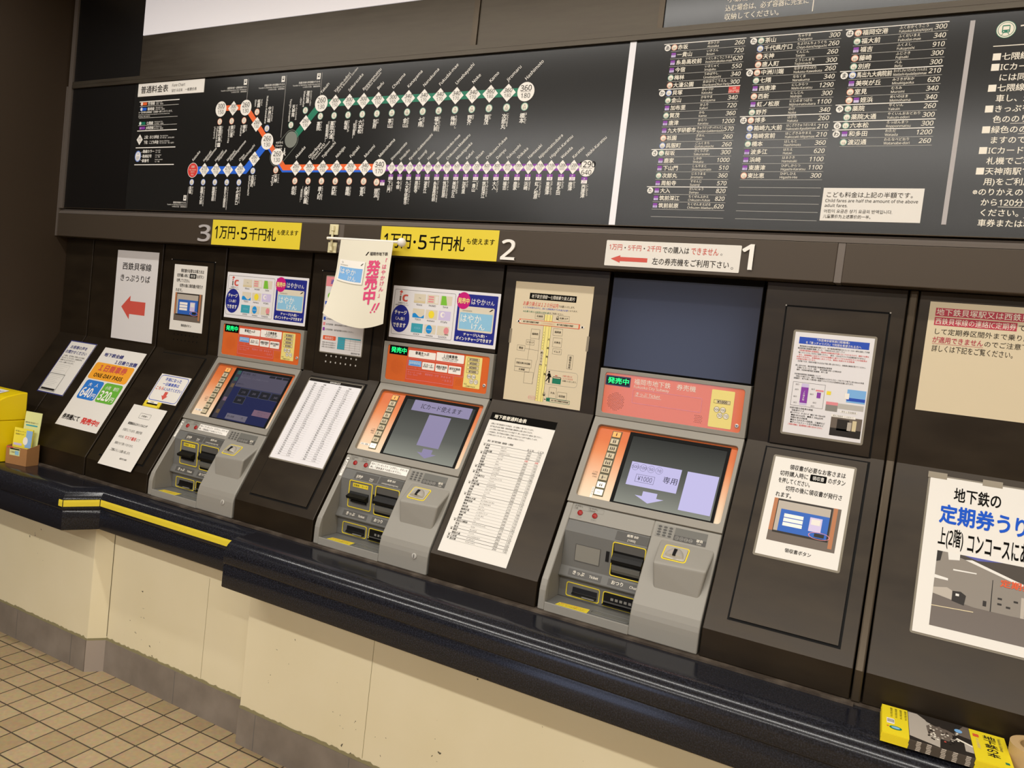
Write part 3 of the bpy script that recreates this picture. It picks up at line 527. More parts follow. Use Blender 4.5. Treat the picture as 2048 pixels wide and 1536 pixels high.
# fare list, three columns
q = MB('fare_list', FBT)
O, B_, N_, P_ = 'orange', 'blue', 'green', 'JR'
COLS = [
 (-.820, -.564, 23, [('あ', O, '07', '赤坂', 'あかさか', 'Akasaka', '260'), ('', P_, '11', '一貴山', 'いきさん', 'Ikisan', '720'), ('', P_, '07', '糸島高校前', 'いとしまこうこうまえ', 'Itoshimakoko-mae', '620'), ('', P_, '03', '今宿', 'いまじゅく', 'Imajuku', '550'), ('', N_, '05', '梅林', 'うめばやし', 'Umebayashi', '340'), ('', O, '06', '大濠公園', 'おおほりこうえん', 'Ohorikoen(Ohori Park)', '300'),
  ('か', B_, '07', '貝塚', 'かいづか', 'Kaizuka', ''), ('', N_, '08', '金山', 'かなやま', 'Kanayama', '340'), ('', P_, '10', '加布里', 'かふり', 'Kafuri', '720'), ('', N_, '03', '賀茂', 'かも', 'Kamo', '360'), ('', P_, '20', '唐津', 'からつ', 'Karatsu', '1200'), ('', P_, '04', '九大学研都市', 'きゅうだいがっけんとし', 'Kyudai-Gakkentoshi', '570'), ('', O, '10', '祇園', 'ぎおん', 'Gion', '260'), ('', B_, '02', '呉服町', 'ごふくまち', 'Gofukumachi', '260'),
  ('さ', N_, '12', '桜坂', 'さくらざか', 'Sakurazaka', '300'), ('', P_, '15', '鹿家', 'しかか', 'Shikaka', '1000'), ('', P_, '02', '下山門', 'しもやまと', 'Shimoyamato', '510'), ('', N_, '02', '次郎丸', 'じろうまる', 'Jiromaru', '360'), ('', P_, '05', '周船寺', 'すせんじ', 'Susenji', '570'), ('た', P_, '13', '大入', 'だいにゅう', 'Dainyu', '820'), ('', P_, '12', '筑前深江', 'ちくぜんふかえ', 'Chikuzen-Fukae', '820'), ('', P_, '08', '筑前前原', 'ちくぜんまえばる', 'Chikuzen-Maebaru', '620')]),
 (-.5535, -.295, 23, [('た', N_, '09', '茶山', 'ちゃやま', 'Chayama', '300'), ('', B_, '03', '千代県庁口', 'ちよけんちょうぐち', 'Chiyo-Kenchoguchi', '260'), ('', O, '08', '天神', 'てんじん', 'Tenjin', '260'), ('', O, '05', '唐人町', 'とうじんまち', 'Tojinmachi', '300'), ('な', O, '09', '中洲川端', 'なかすかわばた', 'Nakasu-Kawabata', '260'), ('', N_, '07', '七隈', 'ななくま', 'Nanakuma', '340'), ('', P_, '21', '西唐津', 'にしからつ', 'Nishi-Karatsu', '1290'), ('', O, '04', '西新', 'にしじん', 'Nishijin', '300'), ('', P_, '17', '虹ノ松原', 'にじのまつばら', 'Nijinomatsubara', '1100'), ('', N_, '04', '野芥', 'のけ', 'Noke', '340'),
  ('は', O, '11', '博多', 'はかた', 'Hakata', '260'), ('', B_, '06', '箱崎九大前', 'はこざききゅうだいまえ', 'Hakozaki-Kyudaimae', '210'), ('', B_, '05', '箱崎宮前', 'はこざきみやまえ', 'Hakozaki-Miyamae', '210'), ('', N_, '01', '橋本', 'はしもと', 'Hashimoto', '360'), ('', P_, '06', '波多江', 'はたえ', 'Hatae', '620'), ('', P_, '16', '浜崎', 'はまさき', 'Hamasaki', '1100'), ('', P_, '18', '東唐津', 'ひがしからつ', 'Higashi-Karatsu', '1100'), ('', O, '12', '東比恵', 'ひがしひえ', 'Higashi-Hie', '300')]),
 (-.286, -.0265, 14, [('は', O, '13', '福岡空港', 'ふくおかくうこう', 'Fukuoka-kuko(Airport)', '300'), ('', N_, '06', '福大前', 'ふくだいまえ', 'Fukudai-mae', '340'), ('', P_, '14', '福吉', 'ふくよし', 'Fukuyoshi', '910'), ('', O, '03', '藤崎', 'ふじさき', 'Fujisaki', '300'), ('', N_, '10', '別府', 'べふ', 'Befu', '300'), ('ま', B_, '04', '馬出九大病院前', 'まいだしきゅうだいびょういんまえ', 'Maidashi-Kyudaibyoinmae', '210'), ('', P_, '09', '美咲が丘', 'みさきがおか', 'Misakigaoka', '620'), ('', O, '02', '室見', 'むろみ', 'Muromi', '340'), ('', O, '01', '姪浜', 'めいのはま', 'Meinohama', '340'),
  ('や', N_, '14', '薬院', 'やくいん', 'Yakuin', '260'), ('', N_, '13', '薬院大通', 'やくいんおおどおり', 'Yakuin-odori', '300'), ('ら', N_, '11', '六本松', 'ろっぽんまつ', 'Ropponmatsu', '300'), ('わ', P_, '19', '和多田', 'わただ', 'Watada', '1200'), ('', N_, '15', '渡辺通', 'わたなべどおり', 'Watanabe-dori', '260')])]
PT = .02366
for x0, x1, nr, rows in COLS:
    for i in range(nr+1):
        z = 2.594-i*PT; head = i < len(rows) and rows[i][0]
        line(q, FB, (x0 if head else x0+.025, z), (x1, z), .0024 if head else .0011, 'white' if head else 'grey_light')
    for i, (h, c_, n, kj, kn, en, fa) in enumerate(rows):
        z = 2.594-i*PT-PT/2
        if h: poly(q, FB, ell(x0+.0125, z, .0098), 'white', .0008); T(q, FB, h, 'board_black', at=(x0+.0125, z-.0052), em=.0142, al='C', bold=.02, w=.0011)
        cx = x0+.0345
        if c_ == 'JR': rect(q, FB, cx-.007, z-.007, cx+.007, z+.007, 'lilac', .0008); rect(q, FB, cx-.007, z+.000, cx+.007, z+.007, 'purple', .001); T(q, FB, n, 'purple', at=(cx, z-.0062), em=.008, al='C', w=.0012)
        else: poly(q, FB, ell(cx, z, .0095), 'offwhite', .0008); flat_ring(q, FB, ell(cx, z, .0095), ell(cx, z, .0078), 'ring_'+c_, .001); T(q, FB, n, 'ink_soft', at=(cx, z-.006), em=.0085, al='C', w=.0012)
        xo = 0
        if kj == '姪浜': rect(q, FB, cx+.012, z-.007, cx+.026, z+.007, 'lilac', .0008); rect(q, FB, cx+.012, z, cx+.026, z+.007, 'purple', .001); xo = .018
        T(q, FB, kj, 'offwhite', at=(x0+.0455+xo, z-.0062), em=.0165, bold=.02, maxw=.090)
        T(q, FB, kn, 'offwhite', at=(x0+.139, z+.0022), em=.0092, bold=.01, maxw=.082); T(q, FB, en, 'offwhite', at=(x0+.139, z-.0082), em=.0094, bold=.005, maxw=.082)
        if fa: T(q, FB, fa, 'offwhite', at=(x1-.004, z-.0058), em=.0175, al='R', shear=.12, bold=.012)
        else:
            rect(q, FB, x1-.034, z-.0095, x1-.001, z+.0095, 'red', .0008)
            for s, dz in (('当駅', .0025), ('This station', -.0035), ('현재 역　本站', -.0085)): T(q, FB, s, 'offwhite', at=(x1-.0175, z+dz), em=.0056, al='C', w=.0012)
n_ = MB('child_fare_plate', FBT); bx(n_, -.287, 2.0505, -.0285, 2.1445, .0001, .002, 'paper')
for s, z, e, mw in (('こども料金は上記の半額です。', 2.119, .0168, .222), ('Child fares are half the amount of the above', 2.104, .0118, .238), ('adult fares.', 2.090, .0118, .1), ('어린이 요금은 상기 요금의 반액입니다.', 2.074, .0115, .178), ('儿童票价为上述票价的一半。', 2.059, .0112, .125)): T(n_, FB, s, 'ink', at=(-.279, z), em=e, maxw=mw, w=.0026)
# transfer notes at the right
t = MB('transfer_notes', FBT)
poly(t, FB, ell(.1075, 2.561, .0225, n=32), 'green', .0007); poly(t, FB, ell(.1075, 2.561, .0212, n=32), 'offwhite', .0009); poly(t, FB, ell(.1075, 2.561, .0185, n=32), 'green', .0011); poly(t, FB, ell(.1075, 2.561, .0172, n=32), 'offwhite', .0013)
poly(t, FB, rrect(.0985, 2.552, .1165, 2.572, .003), 'green', .0015); rect(t, FB, .1005, 2.560, .1145, 2.569, 'offwhite', .0017)
for x in (.1025, .1125): poly(t, FB, ell(x, 2.556, .0013), 'offwhite', .0017); line(t, FB, (x, 2.551), (x+(x-.1075)*.7, 2.547), .0016, 'green', .0015)
line(t, FB, (.084, 2.519), (.60, 2.519), .0022, 'offwhite')
T(t, FB, 'て', 'offwhite', at=(.137, 2.549), em=.030, bold=.025)
Y0, DY = 2.483, .0272
for i, (s, hd, ul) in enumerate((('七隈線', 1, 0), ('ICカー', 1, 0), ('には同', 0, 0), ('七隈線', 1, 0), ('車し、天', 0, 0), ('きっぷを', 1, 0), ('色ののり', 0, 2), ('緑色のの', 1, 3), ('ますので', 0, 0), ('ICカード', 1, 0), ('札機でご利', 0, 0), ('天神南駅で', 1, 0), ('用)をご利用', 0, 0), ('※のりかえの', 2, 0), ('から120分', 0, 2), ('ください。12', 0, 6), ('車券または料', 0, 0))):
    z = Y0-i*DY
    if hd == 1: rect(t, FB, .0865, z-.001, .1045, z+.017, 'offwhite', .0007)
    x = .0845 if hd == 2 else .1065
    T(t, FB, s, 'offwhite', at=(x, z), em=.0205, bold=.014)
    if ul: line(t, FB, (x+.0205*ul*(1 if ul != 6 else .82), z-.004), (x+.16, z-.004), .0011, 'offwhite')
# ================================================================ metal console cabinets between the machines
ZF = .812
def body_prof(d=0.0, top=1.867): return [(-d, top), (-d, ST[1]+d*.28), (SB[0]-d, SB[1]+d*.28), (SB[0]-d, ZF), (.045, ZF), (.045, top)]
def console(label, x0, x1, up=None, low=None, holes=None):
    t = thing('console_cabinet', label, 'cabinet', ((x0+x1)/2, -.1, ZF), 'bronze cabinets between the ticket machines')
    b = MB('body', t, bevel=.0025); extr(b, body_prof(), x0+.002, x1-.002, 'brown')
    if up:
        d = MB('upper_door', t, bevel=.0012); a = up
        box(d, V(0), a[0]+.004, a[1]+.004, a[2]-.004, a[3]-.004, .0006, .0045, 'brown')
        g_ = MB('door_gap_shade', t); rframe(g_, V(0), a[0]-.0015, a[1]-.0015, a[2]+.0015, a[3]+.0015, .0062, 'gap', w=.0008)  # flat black ring painted in as the shadow around the door
        for x in (a[0], a[2]):
            p = MB('corner_pin', t); poly(p, V(0), ell(x, a[3], .0022, n=10), 'grey_light', .0014)
    if low:
        d = MB('sloping_door', t, bevel=.0012); a = low
        box(d, SLOPE, a[0]+.004, a[1]+.004, a[2]-.004, a[3]-.004, .0006, .0045, 'brown')
        g_ = MB('door_gap_shade', t); rframe(g_, SLOPE, a[0]-.0015, a[1]-.0025, a[2]+.0025, a[3]+.0015, .0068, 'gap', w=.0008)  # same painted shadow line, wider at the bottom and right
    if holes:
        x, z, mm = holes; h = MB('speaker_holes', t)
        for i in range(7):
            for j in range(2): poly(h, V(0), ell(x+i*.0255, z-j*.0245, .0034, .0038, n=10), mm, .0052)
    return t
console('narrow plain bronze cabinet in the left corner behind the yellow box', XL+.001, -3.622)
console('bronze cabinet carrying the arrow sign and the one-day pass poster', -3.618, -3.104)
console('bronze cabinet left of machine 3 with receipt sign on its door', -3.098, -2.690, (-3.041, 1.380, -2.757, 1.799), (-3.031, -.553, -2.745, -.022), (-2.978, 1.461, 'gap'))
console('bronze cabinet between machines 3 and 2, behind the hanging banner', -2.192, -1.797, (-2.138, 1.383, -1.852, 1.799), (-2.133, -.548, -1.847, -.022), (-2.072, 1.4615, 'grey_light'))
console('bronze cabinet between machines 2 and 1 with the beige transfer map', -1.300, -.906)
console('bronze cabinet right of machine 1 with bicycle notice and receipt notice', -.4105, -.0295, (-.347, 1.388, -.069, 1.800), (-.349, -.540, -.069, -.014))
console('wide bronze cabinet at the right edge with beige notice and pass-office poster', -.0045, 1.3)
m = struct('trim_10', loc=(-.017, -.1, ZF), bevel=.004); extr(m, body_prof(.006), -.0275, -.0065, 'trim_grey'); m.mats = ['bronze']


# ================================================================ ticket machines
W = .4868
PICT = (('a',), ('a', 'a'), ('a', 'a', 'a'), ('a', 'c'), ('a', 'c', 'a'), ('c', 'a', 'c'), ('a', 'd'), ('c', 'c'), ('d',))
def picto(mb, fr, u, v, kinds, w):
    n = len(kinds)
    for i, kd in enumerate(kinds):
        x = u+(i-(n-1)/2)*.0062
        if kd == 'd': line(mb, fr, (x-.005, v), (x+.005, v), .0016, 'grey', w); continue
        h = .0105 if kd == 'a' else .0078
        poly(mb, fr, ell(x, v-.005+h, .0014, n=8), 'ink_soft', w); rect(mb, fr, x-.0017, v-.0055, x+.0017, v-.005+h-.0018, 'ink_soft', w)
def machine(num, X0, label):
    t = thing('ticket_machine', label, 'ticket machine', (X0+W/2, -.14, ZF), 'ticket machines')
    def VM(Y): return Frame((X0, Y, 0), (1, 0, 0), (0, 0, 1))
    SM = Frame((X0, ST[0], ST[1]), (1, 0, 0), (0, SD[0], SD[1])); F0 = VM(0); one = num == 1
    # top cover or display above the header
    if one:
        c = MB('upper_display', t, label='unlit slate-blue display', bevel=.002); box(c, F0, .004, 1.5525, W-.004, 1.867, -.045, -.003, 'black'); box(c, F0, .006, 1.556, W-.006, 1.848, -.004, -.0022, 'slate')
    else:
        c = MB('cover_panel', t, bevel=.002); box(c, F0, .004, 1.5525, W-.004, 1.867, -.045, -.0005, 'brown')
    # header
    h = MB('header_frame', t, bevel=.0015); ring(h, F0, rrect(.001, 1.3895, W-.001, 1.5495, .002), rrect(.020, 1.404, W-.017, 1.537, .009), -.044, .008, 'frame_grey')
    o = MB('header_plate', t); poly(o, F0, rrect(.018, 1.402, W-.015, 1.539, .009), 'head_orange', .005)
    if one:
        T(o, F0, '福岡市地下鉄', 'offwhite', box=(.120, 1.509, .240, 1.5275), w=.0056); T(o, F0, '券売機', 'offwhite', box=(.260, 1.509, .321, 1.5275), w=.0056)
        T(o, F0, 'Fukuoka City Subway', 'offwhite', at=(.120, 1.4975), em=.0118, w=.0056)
        rframe(o, F0, .119, 1.448, .345, 1.494, .0022, 'rose', .005, .0056)
        T(o, F0, 'きっぷ Ticket', 'offwhite', at=(.127, 1.474), em=.0138, shear=.12, w=.0056); line(o, F0, (.127, 1.4715), (.215, 1.4715), .0009, 'offwhite', .0056)
    else:
        poly(o, F0, [(.112, 1.537), (.364, 1.537), (.364, 1.4525), (.328, 1.4525), (.328, 1.406), (.112, 1.406)], 'head_deep', .0053)
        for u0, v0, u1, v1, a, e, b, g_ in ((.118, 1.500, .240, 1.526, '普通きっぷ', .0125, 'TICKET', 0), (.2435, 1.500, .363, 1.531, '１日乗車券', .0125, '（地下鉄全線１日乗り放題）', 'ONE DAY SUBWAY PASS'), (.184, 1.461, .239, 1.488, 'ICカード', .0098, '新規発売・再発行', 0), (.2435, 1.460, .297, 1.488, '通勤定期券', .0098, '（新規・継続）', 0), (.301, 1.459, .355, 1.488, '通学定期券', .0098, '（継続）', 0)):
            poly(o, F0, rrect(u0, v0, u1, v1, .003), 'white', .0056); cu = (u0+u1)/2; hh = v1-v0
            T(o, F0, a, 'black', at=(cu, v0+hh*.52), em=e, al='C', bold=.025, maxw=(u1-u0)*.88, w=.006); T(o, F0, b, 'ink', at=(cu, v0+hh*.30), em=.0062, al='C', w=.006, maxw=(u1-u0)*.85)
            if g_: T(o, F0, g_, 'ink', at=(cu, v0+hh*.1), em=.0056, al='C', w=.006)
        rect(o, F0, .122, 1.468, .180, 1.489, 'sky2', .0056); T(o, F0, 'はやかけん', 'white', at=(.151, 1.476), em=.0098, al='C', w=.006); line(o, F0, (.130, 1.472), (.172, 1.472), .0015, 'blue', .006)
        T(o, F0, 'チャージ（入金）・ICカード', 'rose', at=(.122, 1.459), em=.0052, w=.006)
        for a, b in (((.116, 1.4955), (.366, 1.4955)), ((.116, 1.4955), (.116, 1.417)), ((.116, 1.417), (.326, 1.417)), ((.326, 1.417), (.326, 1.4525)), ((.326, 1.4525), (.366, 1.4525)), ((.366, 1.4525), (.366, 1.4955)), ((.116, 1.4525), (.326, 1.4525))): line(o, F0, a, b, .0011, 'rose', .0058)
        T(o, F0, 'チャージ（入金）　履歴表示・印字　障 割 各 式', 'rose', at=(.122, 1.440), em=.0088, w=.006, maxw=.196); T(o, F0, 'Charge　Balance', 'rose', at=(.122, 1.4335), em=.0058, w=.006); T(o, F0, '一 括 各 式', 'rose', at=(.320, 1.4275), em=.0088, al='R', w=.006)
    l = MB('status_display', t); a = (.0225, 1.4965, .1075, 1.5285) if one else (.0285, 1.503, .1125, 1.5365)
    rect(l, F0, *a, 'led_unit' if one else 'led_black', .0058); rect(l, F0, a[0]+.0035, a[1]+.0035, a[2]-.0035, a[3]-.0035, 'led_black', .006)
    T(l, F0, '発売中', 'led_green', box=(a[0]+.008, a[1]+.0065, a[2]-.005, a[3]-.0055), bold=.022, w=.0064)
    p = MB('price_plate', t); a = (.371, 1.4105, .441, 1.526) if one else (.369, 1.4175, .4395, 1.5305); poly(p, F0, rrect(*a, .003), 'price_yellow', .0058)
    for j, s in enumerate(('¥1000',) if one else ('¥10000', '¥5000', '¥2000', '¥1000')):
        z = 1.4845 if one else 1.5145-j*.0145; u = .3805 if one else .378
        rframe(p, F0, u, z, u+.050, z+.0115, .0007, 'ink', w=.0062); rect(p, F0, u+.008, z+.001, u+.049, z+.0105, 'tan', .0061); T(p, F0, s, 'ink', at=(u+.026, z+.0022), em=.0105, al='C', bold=.02, w=.0066)
    dz = .0 if one else -.007
    for s, u, z in (('500', .392, 1.466), ('100', .411, 1.466), ('50', .4035, 1.4485), ('10', .4225, 1.4485)): poly(p, F0, ell(u, z+dz, .0088), 'offwhite', .0062); flat_ring(p, F0, ell(u, z+dz, .0088), ell(u, z+dz, .0080), 'ink_soft', .0064); T(p, F0, s, 'ink', at=(u, z+dz-.0036), em=.0092 if len(s) == 3 else .0105, al='C', w=.0066)
    if not one: T(p, F0, 'ICは', 'ink', at=(.374, 1.428), em=.006, w=.0066); T(p, F0, 'ご利用できます', 'ink', at=(.380, 1.4205), em=.006, w=.0066)
    s = MB('speaker_grille', t); cu, cv = (.065, 1.4455) if one else (.071, 1.4575)
    for i in range(-6, 7):
        for j in range(-6, 7):
            u, v = cu+i*.0054+(j % 2)*.0027, cv+j*.0047
            if math.hypot(u-cu, v-cv) < .030: poly(s, F0, ell(u, v, .0011 if one else .0008, n=6), 'ink' if one else 'grille', .0056)
    s = MB('speaker_grille', t); cu, cv = (.338, 1.428) if one else (.3475, 1.432)
    for i in range(-2, 3):
        for j in range(-2, 3): poly(s, F0, ell(cu+i*.005+(j % 2)*.0025, cv+j*.0052, .001, n=6), 'ink' if one else 'grille', .0056)
    k_ = MB('lock', t, smooth=True); lathe(k_, [(.0062, .004), (.0062, .0075), (.0045, .0085), (.0045, .0065), (0.0001, .0065)], (.458, 1.4245 if one else 1.4335, 0), 'chrome', 16, F0); rect(k_, F0, .4565, 1.4225 if one else 1.4315, .4595, 1.4265 if one else 1.4355, 'navy', .0068)
    # screen module on the slope
    h = MB('screen_frame', t, bevel=.0015); ring(h, SM, rrect(.001, -.3105, W-.001, -.003, .002), rrect(.022, -.2855, W-.0125, -.031, .010), -.035, .004, 'frame_grey')
    sp = MB('side_strip', t, label='orange fading to cream backing'); poly(sp, SM, rrect(.018, -.289, W-.009, -.028, .008), 'side_ramp', -.009)
    bz = MB('bezel', t); ring(bz, SM, rrect(.132, -.2848, .4525, -.0365), rrect(.1435, -.2782, .4435, -.0475), -.0085, -.0055, 'gap')
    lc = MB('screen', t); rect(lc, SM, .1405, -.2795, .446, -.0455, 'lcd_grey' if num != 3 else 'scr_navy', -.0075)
    def R(u0, v0, u1, v1, mm, w=-.0070): rect(lc, SM, u0, v0, u1, v1, mm, w)
    if one:
        R(.165, -.215, .325, -.1355, 'screen_lilac'); R(.343, -.2635, .4385, -.1365, 'screen_lilac')
        for i, n in enumerate(('500', '100', '50', '10')): flat_ring(lc, SM, ell(.180+i*.0255, -.152, .0115, n=24), ell(.180+i*.0255, -.152, .0108, n=24), 'screen_ink', -.0067); T(lc, SM, n, 'screen_ink', at=(.180+i*.0255, -.1565), em=.0125, al='C', w=-.0066)
        rframe(lc, SM, .190, -.201, .250, -.175, .0009, 'screen_ink', w=-.0067); T(lc, SM, '¥1000', 'screen_ink', box=(.197, -.196, .243, -.180), w=-.0066); T(lc, SM, '専用', 'screen_ink2', box=(.276, -.189, .320, -.167), w=-.0066)
        arrow(lc, SM, .203, -.264, .294, -.2275, 'screen_lilac', 'D', .55, .5, -.0068)
    elif num == 2:
        R(.180, -.0915, .4305, -.0465, 'screen_lilac2'); T(lc, SM, 'ICカード使えます', 'screen_ink2', box=(.217, -.080, .392, -.058), w=-.0066); R(.266, -.2235, .360, -.0985, 'screen_lilac2'); arrow(lc, SM, .280, -.268, .361, -.232, 'screen_lilac2', 'D', .55, .5, -.0068)
    else:
        R(.1405, -.2795, .1725, -.0455, 'scr_side'); R(.176, -.123, .446, -.0475, 'scr_mauve')
        for j, (c_, dv) in enumerate((('scr_teal', 0), ('scr_teal', .032), ('scr_ochre', .064), ('scr_pink', .13), ('scr_ochre', .19))): R(.152, -.066-dv, .170, -.048-dv, c_, -.0066)
        T(lc, SM, '地下鉄線　大人', 'scr_key', at=(.182, -.062), em=.011, w=-.0064); T(lc, SM, '押してください。きっぷを選んでください', 'scr_grey', at=(.182, -.080), em=.0085, w=-.0064, maxw=.2); T(lc, SM, '金額ボタン', 'scr_key', at=(.182, -.112), em=.008, w=-.0064)
        for i in range(3): R(.336+i*.037, -.060, .368+i*.037, -.050, 'scr_key', -.0066)
        for i, n in enumerate(('210', '260', '300', '340', '360')):
            a, b = (.216+(i % 4)*.0605, -.159-(i//4)*.0385); R(a-.001, b-.001, a+.055, b+.033, 'scr_keyline', -.0066); R(a, b, a+.054, b+.032, 'scr_key', -.0064); T(lc, SM, n, 'scr_grey', at=(a+.027, b+.011), em=.012, al='C', w=-.0060)
        R(.348, -.238, .446, -.211, 'scr_pink', -.0066); T(lc, SM, '前のメニュー', 'scr_mauve', at=(.372, -.223), em=.009, w=-.0062); T(lc, SM, 'へもどる', 'scr_mauve', at=(.372, -.233), em=.008, w=-.0062)
        R(.218, -.273, .335, -.247, 'scr_grey', -.0066); T(lc, SM, '投入金額　　　　円', 'scr_key', at=(.225, -.263), em=.010, w=-.0062)
    # passenger buttons
    bs = MB('button_panel', t); rect(bs, SM, .0725, -.272, .1055, -.042, 'btn_frame', -.0082)
    for i, kd in enumerate(PICT):
        v = -.0545-i*.0256; lit = 'btn_lit' if i == 0 else 'btn_white' if (num == 1 and i > 6) or (num == 2 and i == 8) else 'btn'
        b = MB('passenger_button', t, bevel=.0008); box(b, SM, .076, v-.0092, .102, v+.0092, -.0082, -.0055, lit)
        picto(b, SM, .089, v, kd, -.0052)
    st = MB('side_label', t); rect(st, SM, .064 if one else .030, -.281 if one else -.262, .0715 if one else .0715, -.245 if one else -.254, 'white', -.0085); T(st, SM, 'とりけし' if one else 'お札・硬貨', 'ink_soft', at=(.0678, -.247) if one else (.033, -.2605), em=.0062, vert=one, w=-.0082)
    st = MB('discount_label', t)
    T(st, SM, 'こども', 'ink_soft', at=(.066, -.196), em=.006, al='R', w=-.0085); T(st, SM, '特割引', 'ink_soft', at=(.066, -.204), em=.006, al='R', w=-.0085); T(st, SM, 'Child', 'ink_soft', at=(.066, -.212), em=.006, al='R', w=-.0085)
    # lower housing
    lo = MB('housing', t, bevel=.004, seg=3)
    k0 = sl_yz(-.3135); arc = [sl_yz(-.545)]+[sl_yz(-.566)]+[(-.2955, .886), (-.2985, .872), (-.2990, .855)]
    prR = [k0]+arc+[(-.2990, ZF), (.02, ZF), (.02, k0[1])]
    extr(lo, prR, X0+.288, X0+W-.001, 'body_grey'); extr(lo, prR, X0+.001, X0+.0235, 'body_grey')
    k1 = sl_yz(-.366); extr(lo, [k0, k1, (k1[0]+.05, k1[1]), (k1[0]+.05, k0[1])], X0+.0225, X0+.289, 'body_grey')
    lip = MB('tray', t, bevel=.0025); extr(lip, [(-.2988, ZF), (-.2988, .8385), (-.2945, .8385), (-.2935, .836), (-.200, .836), (-.200, ZF)], X0+.0232, X0+.2885, 'body_grey')
    rect(lip, Frame((X0, 0, .836), (1, 0, 0), (0, 1, 0)), .026, -.2925, .287, -.207, 'inner_grey', .0006)
    sc_ = Frame((X0, 0, .836), (1, 0, 0), (0, 1, 0))
    ring(lip, sc_, rrect(.158, -.284, .284, -.248, .016), rrect(.162, -.280, .280, -.252, .013), .0003, .0030, 'inner_grey'); poly(lip, sc_, rrect(.162, -.280, .280, -.252, .013), 'plate_mid', .0009)
    ys = MB('tray_sticker', t, label='yellow warning sticker'); poly(ys, sc_, [(.054, -.291), (.157, -.2925), (.153, -.255), (.058, -.262)], 'yellow', .0012); T(ys, sc_, '取り忘れにご注意ください', 'brick', box=(.064, -.272, .146, -.265), w=.0016); T(ys, sc_, 'きっぷ・おつりをお取りください', 'ink_soft', box=(.062, -.284, .146, -.277), w=.0016)
    ib = MB('slot_block', t, bevel=.003); YF, YL = -.208, -.205
    hood = [(k1[0]+.001, k1[1]-.0005), (YF, 1.044), (YF, .936), (-.222, .907), (-.218, .902), (YL, .899), (YL, .8365), (-.12, .8365), (-.12, k1[1]-.0005)]
    extr(ib, hood, X0+.0238, X0+.2878, 'inner_grey')
    iw = MB('side_cheek', t); extr(iw, [k1, sl_yz(-.56), (-.285, .88), (-.285, .8375), (-.15, .8375), (-.15, k1[1])], X0+.0236, X0+.0246, 'inner_wall')
    VF = VM(YF); VL = VM(YL)
    dA = np.array((k1[0]+.001-YF, k1[1]-1.044)); la = np.linalg.norm(dA); FA = Frame((X0, YF, 1.044), (1, 0, 0), (0, dA[0]/la, dA[1]/la))
    dC = np.array((YF+.222, .936-.907)); lb = np.linalg.norm(dC); FC = Frame((X0, -.222, .907), (1, 0, 0), (0, dC[0]/lb, dC[1]/lb))
    def label(nm, fr, u0, v0, u1, v1, parts):
        q_ = MB(nm, t); rect(q_, fr, u0, v0, u1, v1, 'plate_dark', .0008)
        for s_, u, e, al in parts: T(q_, fr, s_, 'offwhite', at=(u, v0+(v1-v0)*(.58 if nm == 'bill_label' else .30)), em=e, al=al, w=.0013, bold=.015)
    label('ticket_label', FC, .055, .006, .162, .026, (('きっぷ', .068, .0135, 'L'), ('Ticket', .124, .0105, 'L')))
    label('change_label', FC, .184, .006, .287, .026, (('おつり', .194, .0135, 'L'), ('Change', .252, .0105, 'L')))
    label('bill_label', FA, .186, .006, .287, .034, (('紙幣 Bill', .237, .0095, 'C'),)); q_ = BUILD[-1]; T(q_, FA, '[1000]' if one else '[10000][5000][2000][1000]', 'offwhite', at=(.237, .009), em=.0085 if one else .0058, al='C', w=.0013, maxw=.095)
    def yring(mb, fr, u0, v0, u1, v1, th=.0032): ring(mb, fr, rrect(u0, v0, u1, v1, .007), rrect(u0+th, v0+th, u1-th, v1-th, .005), .0002, .002, 'yellow')
    bl = MB('bill_slot', t, bevel=.001); yring(bl, VF, .183, .939, .2874, 1.043)
    rect(bl, VF, .1865, .9425, .2842, 1.0395, 'gap', .0008); poly(bl, VF, [(.190, 1.016), (.2842, 1.016), (.2842, 1.0395), (.187, 1.0395)], 'plate_dark', .0011)
    prism(bl, Frame((X0+.282, YF, 0), (0, -1, 0), (0, 0, 1)), [(.001, .979), (.015, .981), (.018, .992), (.010, 1.002), (.001, 1.010)], 0, .094, 'black_plastic')
    prism(bl, Frame((X0+.278, YF, 0), (0, -1, 0), (0, 0, 1)), [(.001, .950), (.008, .960), (.011, .974), (.001, .976)], 0, .088, 'plate_mid')
    if one:
        cp = MB('cover_plate', t, bevel=.001); ring(cp, VF, rrect(.066, .957, .148, 1.010, .001), rrect(.068, .959, .146, 1.008, .001), .0002, .0014, 'plate_dark'); box(cp, VF, .068, .959, .146, 1.008, .0002, .0010, 'cover_grey')
    else:
        cs = MB('card_slot', t, bevel=.001); yring(cs, VF, .065, .944, .170, 1.043); rect(cs, VF, .081, 1.020, .150, 1.034, 'yellow', .0008); T(cs, VF, '定期券・カード', 'ink', at=(.1155, 1.0235), em=.009, al='C', w=.0012, maxw=.062)
        rect(cs, VF, .080, .985, .154, 1.008, 'plate_mid', .0008)
        prism(cs, Frame((X0+.156, YF, 0), (0, -1, 0), (0, 0, 1)), [(.001, .975), (.020, .979), (.024, .988), (.006, .996), (.001, 1.003)], 0, .084, 'black_plastic'); prism(cs, Frame((X0+.150, YF, 0), (0, -1, 0), (0, 0, 1)), [(.001, .964), (.010, .967), (.010, .974), (.001, .975)], 0, .066, 'black_plastic')
        label('card_label', FA, .078, .006, .180, .032, (('定期券', .086, .0095, 'L'), ('Pass', .146, .008, 'L'))); q_ = BUILD[-1]; T(q_, FA, 'カード', 'offwhite', at=(.086, .0075), em=.0085, w=.0013); T(q_, FA, 'Card', 'offwhite', at=(.146, .0075), em=.007, w=.0013)
    sn = MB('sensor', t); rect(sn, VF, .1655 if one else .1735, .977, .1765 if one else .180, 1.009, 'black_plastic', .001)
